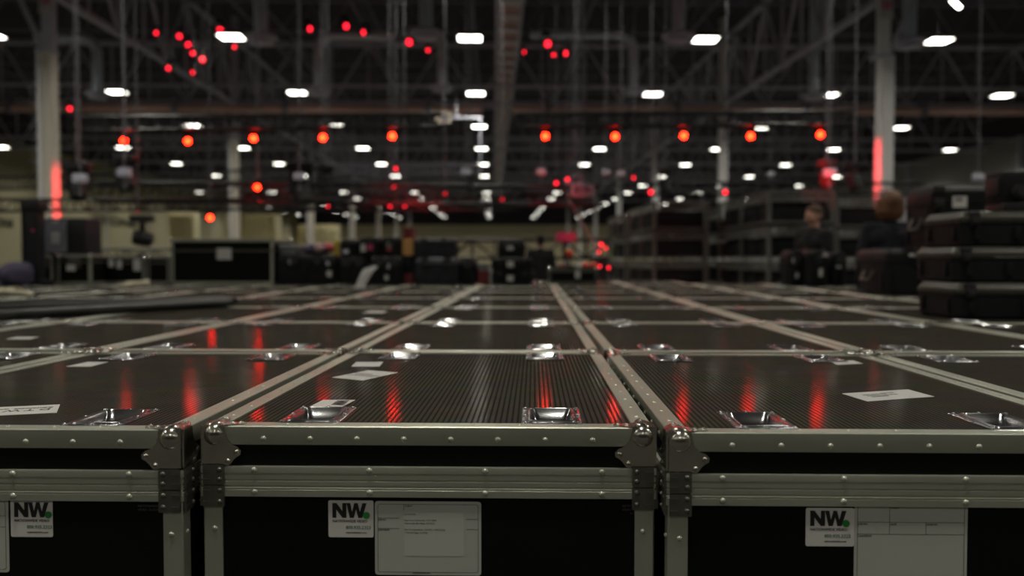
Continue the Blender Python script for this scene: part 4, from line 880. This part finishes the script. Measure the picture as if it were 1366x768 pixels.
# ------------------------------------------------------------------ stacked truss sections
def make_section():
    root = thing('truss_section', 'x', 'truss section', group='stacked grey truss sections'); W, D, H = .52, 1.52, .56; m = M['truss_grey']
    b = MB()
    for sx in (-1, 1):
        for sy in (-1, 0, 1): b.box(sx * W - .03, sx * W + .03, sy * D - .03, sy * D + .03, .03, H)
        for z in (.05, .42, H - .02): b.box(sx * W - .02, sx * W + .02, -D, D, z - .018, z + .018)
    for sy in (-1, 1):
        for z in (.05, .42, H - .02): b.box(-W, W, sy * D - .02, sy * D + .02, z - .018, z + .018)
    b.build('frame', m, root, smooth=False)
    l = MB()
    for sy in (-1, 1):
        for k in range(7): x = -W + .08 + k * .14; l.tube((x, sy * D, .42), (x + .10, sy * D, H - .03), .014, n=5, caps=False)
    for sx in (-1, 1):
        for k in range(20): y = -D + .08 + k * .148; l.tube((sx * W, y, .42), (sx * W, y + .10, H - .03), .014, n=5, caps=False)
    l.build('lattice_web', m, root)
    for k in range(4): MB().box(-.46, .46, -D + .06 + k * .75, -D + .72 + k * .75, .06, .39, .03).build('fixture_bar', M['plastic'], root)
    for sx in (-1, 1):
        for sy in (-1, 1): MB().lathe([(.03, 0), (.035, .005), (.035, .028), (.03, .032)], 10, (sx * (W - .05), sy * (D - .1), 0)).build('foot', M['rubber'], root)
    return root
sec = make_section(); capture(sec); fs = True
def stack(px, v, n, nm, skip=()):
    global fs
    p = hall_at(px, 345, v); c_ = p + Vector((math.cos(PHI) * .52 - math.sin(PHI) * 1.52, math.sin(PHI) * .52 + math.cos(PHI) * 1.52, 0))
    for k in range(n):
        lab = f'grey truss section with zigzag bars, {["bottom","second from bottom","third from bottom","top"][k] if n==4 else ["bottom","second from bottom","third from bottom","fourth from bottom","top"][k]} of the {nm} stack'
        loc = (c_.x, c_.y, .575 * k)
        if fs: sec.location = loc; sec.rotation_euler.z = PHI; sec['label'] = lab; fs = False
        else: dup(sec, loc, PHI, lab)
stack(873, 16.8, 4, 'second'); stack(834.5, 20.8, 4, 'leftmost, farthest'); stack(1025, 14.0, 4, 'nearest, behind the man'); stack(1116, 15.6, 4, 'rightmost'); stack(941, 20.6, 4, 'half hidden middle')
# ================================================================== PEOPLE
def cap(b, p0, p1, r0, r1, sc=1.0, n=12):
    b.tube(p0, p1, r0 * sc, r1 * sc, n); b.ball(p0, r0 * sc, n, 8); b.ball(p1, r1 * sc, n, 8)
def remesh(o, vx, it=6):
    m = o.modifiers.new('r', 'REMESH'); m.mode = 'VOXEL'; m.voxel_size = vx; m.use_smooth_shade = True; s = o.modifiers.new('s', 'SMOOTH'); s.iterations = it
def person(label, loc, rot, H, hair, shirt, female=False, armsR=None, armsL=None, head_yaw=0, head_pitch=0, hide_face=False, hoodie=False):
    """standing figure facing local -Y; H = height; arm poses: elbow and hand points as fractions of H (x outwards, y, z)"""
    rt = thing('person', label, 'person', loc, rot); V = lambda x, y, z: Vector((x * H, y * H, z * H))
    sw = .108 if female else .120; hipw = .055
    J = {}
    arms = {-1: armsL or ((.155, .01, .63), (.165, -.04, .49)), 1: armsR or ((.155, .01, .63), (.165, -.04, .49))}
    def torso(b, s=1., sleeves=1., flare=0):
        cap(b, V(-.045, 0, .56), V(.045, 0, .56), .062 * H, .062 * H, s); cap(b, V(-.05, 0, .66), V(.05, 0, .66), .056 * H, .056 * H, s); cap(b, V(-.06, 0, .755), V(.06, 0, .755), .058 * H, .058 * H, s)
        cap(b, V(-sw * .85, 0, .805), V(sw * .85, 0, .805), .035 * H, .035 * H, s); cap(b, V(0, 0, .60), V(0, 0, .78), .070 * H, .062 * H, s); cap(b, V(0, .004, .80), V(0, .004, .835), .045 * H, .036 * H, s)
    def arm(b, sgn, s=1., upto=1.):
        e, h = arms[sgn]; S = V(sgn * sw, 0, .805); E = V(sgn * e[0], e[1], e[2]); Hn = V(sgn * h[0], h[1], h[2])
        cap(b, S, S.lerp(E, min(1, upto)), .031 * H, (.031 - .006 * min(1, upto)) * H, s)
        if upto > 1: cap(b, E, E.lerp(Hn, upto - 1), .025 * H, (.025 - .008 * (upto - 1)) * H, s)
        return E, Hn
    body = MB(); torso(body); cap(body, V(0, .008, .83), V(0, -.002, .885), .032 * H, .030 * H)
    hm = Matrix.Rotation(head_yaw, 3, 'Z') @ Matrix.Rotation(head_pitch, 3, 'X'); hc = V(0, -.005, .930); hp = lambda x, y, z: hc + hm @ V(x, y, z)
    body.ball(hc + hm @ V(0, .010, .014), .054 * H, 20, 14, (.88, 1.05, 1.0)); body.ball(hp(0, -.010, -.022), .040 * H, 18, 12, (.86, .95, 1.1)); body.ball(hp(0, -.030, -.050), .015 * H, 12, 8, (1.2, .9, .8))
    body.tube(hp(0, -.046, .006), hp(0, -.060, -.013), .006 * H, .009 * H, 8); body.ball(hp(0, -.058, -.014), .0088 * H, 10, 8)
    body.ball(hp(0, -.042, .014), .02 * H, 12, 8, (1.6, .5, .35)); body.ball(hp(0, -.046, -.034), .011 * H, 10, 8, (1.4, .6, .5))
    for s in (-1, 1): body.ball(hp(s * .048, .008, -.004), .014 * H, 10, 8, (.35, .8, 1.2)); body.ball(hp(s * .026, -.034, -.012), .016 * H, 10, 8)
    for s in (-1, 1):
        E, Hn = arm(body, s, 1., 2.)
        d = (Hn - E).normalized(); side = d.cross(Vector((s, 0, 0))) if abs(d.x) < .9 else d.cross(Vector((0, 0, 1))); side.normalize(); nrm = d.cross(side).normalized()
        palm = Hn + d * .028 * H; cap(body, Hn, palm, .016 * H, .021 * H)
        cap(body, palm - side * .011 * H, palm + side * .011 * H, .013 * H, .013 * H)
        for k in range(4):
            o_ = (k - 1.5) * .0105 * H; L_ = (.024, .028, .026, .020)[k] * H; a0 = palm + side * o_ + d * .010 * H; a1 = a0 + d * L_ + nrm * .004 * H * s; a2 = a1 + (d * .5 + nrm * .8 * s).normalized() * L_ * .7
            cap(body, a0, a1, .0055 * H, .005 * H, 1, 8); cap(body, a1, a2, .005 * H, .0043 * H, 1, 8)
        t0 = palm + side * .018 * H - d * .008 * H; t1 = t0 + (side * .8 + d * .7).normalized() * .024 * H; cap(body, t0, t1, .0068 * H, .0055 * H, 1, 8); cap(body, t1, t1 + d * .016 * H, .0055 * H, .0048 * H, 1, 8)
    for s in (-1, 1):
        cap(body, V(s * hipw, 0, .52), V(s * .062, -.006, .285), .050 * H, .034 * H); cap(body, V(s * .062, -.006, .285), V(s * .064, .008, .18), .034 * H, .033 * H); cap(body, V(s * .064, .008, .18), V(s * .066, .01, .045), .033 * H, .020 * H)
    o = body.build('body', M['skin'], rt); remesh(o, .0075 if H > 1 else .01, 4)
    t = MB(); torso(t, 1.10)
    for s in (-1, 1): arm(t, s, 1.22, 1.95 if hoodie or female else .75)
    cap(t, V(-.04, 0, .52), V(.04, 0, .52), .068 * H, .068 * H)
    o = t.build('shirt', shirt, rt); remesh(o, .011, 5)
    l = MB()
    for s in (-1, 1): cap(l, V(s * .048, 0, .52), V(s * .062, -.006, .285), .060 * H, .040 * H); cap(l, V(s * .062, -.006, .285), V(s * .066, .01, .05), .042 * H, .030 * H)
    o = l.build('trousers', M['jeans'], rt); remesh(o, .011, 3)
    for s in (-1, 1):
        sh = MB(); cap(sh, V(s * .066, .015, .022), V(s * .072, -.075, .018), .024 * H, .020 * H); o = sh.build('shoe', M['rubber'], rt); remesh(o, .01, 2)
    h = MB()
    if female:
        h.ball(hc + hm @ V(0, .016, .020), .066 * H, 20, 14, (.95, 1.05, .98)); 
        for a in range(-110, 111, 20):
            x, y = math.sin(R(a)) * .050, math.cos(R(a)) * .046 + .010; w_ = .6 * math.sin(a * 1.7)
            cap(h, hp(x, y, .020), hp(x * 1.12, y * 1.02, -.035 + .002 * w_), .022 * H, .021 * H, 1, 10); cap(h, hp(x * 1.12, y * 1.02, -.035), hp(x * .98, y * .92, -.066 + .005 * w_), .021 * H, .012 * H, 1, 10)
        for a in range(-90, 91, 30): h.ball(hp(math.sin(R(a)) * .035, .02 + .02 * math.cos(R(a)), .060), .018 * H, 10, 8)
    else:
        h.ball(hc + hm @ V(0, .014, .020), .0545 * H, 20, 14, (.91, 1.05, .99)); h.ball(hc + hm @ V(0, .035, -.005), .038 * H, 16, 10, (1.05, .9, 1.2))
    o = h.build('hair', hair, rt)
    if not female:
        me = o.data    # keep the hairline above the brow: drop faces in front of and below it
        bm = bmesh.new(); bm.from_mesh(me); hi_ = hm.inverted()
        dl = [f for f in bm.faces if (lambda q: q.y < -.012 * H and q.z < .030 * H)(hi_ @ (f.calc_center_median() - hc))]
        bmesh.ops.delete(bm, geom=dl, context='FACES'); bm.to_mesh(me); bm.free(); so = o.modifiers.new('t', 'SOLIDIFY'); so.thickness = .006
    else: remesh(o, .009, 3)
    if not hide_face:
        for s in (-1, 1): MB().ball(hp(s * .019, -.0455, .004), .0052 * H, 10, 8).build('eye', M['eye'], rt)
        MB().ball(hp(0, -.0525, -.034), .008 * H, 10, 8, (1.6, .5, .35)).build('mouth', M['maroon'], rt)
    return rt
# facing local -Y; turned so the man looks to the left of the picture
p = at(1086, 300, 10.0); person('man with short hair in a black t-shirt, seen from the side, arm bent forward', (p.x, 10.0, 0), R(-66), 1.79, M['hair_brown'], M['shirt'],
                                armsR=((.145, -.01, .645), (.10, -.085, .665)), armsL=((.145, .0, .645), (.09, -.09, .655)), head_pitch=R(14))
p = at(1186, 300, 8.70); person('woman with auburn bobbed hair in a dark top, seen from behind', (p.x, 8.70, 0), R(172), 1.83, M['hair_red'], M['shirt_navy'], female=True, head_yaw=R(14), armsR=((.145, .0, .64), (.12, -.10, .60)), armsL=((.145, .0, .64), (.12, -.10, .60)))
p = at(721, 340, 15.5); person('dark clothed figure standing behind the tagged stack of cases', (p.x, 15.5, 0), R(185), 1.60, M['shirt'], M['shirt'], hoodie=True, hide_face=False)
# ================================================================== LIGHT
def spot(name, loc, aim, energy, col, size, blend=.3, rad=.05):
    ld = bpy.data.lights.new(name, 'SPOT'); ld.energy = energy; ld.color = col; ld.spot_size = size; ld.spot_blend = blend; ld.shadow_soft_size = rad
    o = bpy.data.objects.new(name, ld); C.objects.link(o); o.location = loc; o.rotation_euler = (Vector(aim) - Vector(loc)).to_track_quat('-Z', 'Y').to_euler(); return o
RED = (1, .03, .04)
spot('red_spot', HP(-6.5, 24.5, 2.6), HP(-12.0, 24.3, 2.3), 2600, RED, R(34), .6)
spot('red_spot', HP(5.5, 24.5, 2.8), HP(10.9, 24.3, 3.0), 2200, RED, R(34), .25)
spot('red_spot', at(780, 300, 14) , HP(3.6, 19, 1.0), 40, RED, R(70), .6)
spot('red_spot', at(520, 285, 15.5), at(525, 262, 18), 130, RED, R(50), .6)
spot('red_spot', at(560, 285, 16), at(580, 262, 18.4), 60, RED, R(50), .6)
spot('red_spot', at(345, 270, 15.5), at(348, 255, 17), 60, RED, R(55), .6)
spot('red_spot', at(1085, 250, 12.5), at(1102, 238, 13.5), 50, RED, R(40), .5)
spot('red_spot', at(700, 300, 15), at(770, 240, 18), 90, RED, R(40), .5)
w = bpy.data.worlds.new('world'); bpy.context.scene.world = w; w.use_nodes = True
w.node_tree.nodes['Background'].inputs[0].default_value = (.01, .01, .013, 1)
sc = bpy.context.scene
sc.view_settings.view_transform = 'Standard'; sc.view_settings.look = 'None'; sc.view_settings.gamma = 1; sc.view_settings.use_curve_mapping = False
sc.view_settings.exposure = -0.12
sc.cycles.use_denoising = True; sc.cycles.use_light_tree = True; sc.cycles.max_bounces = 6; sc.cycles.sample_clamp_indirect = 6
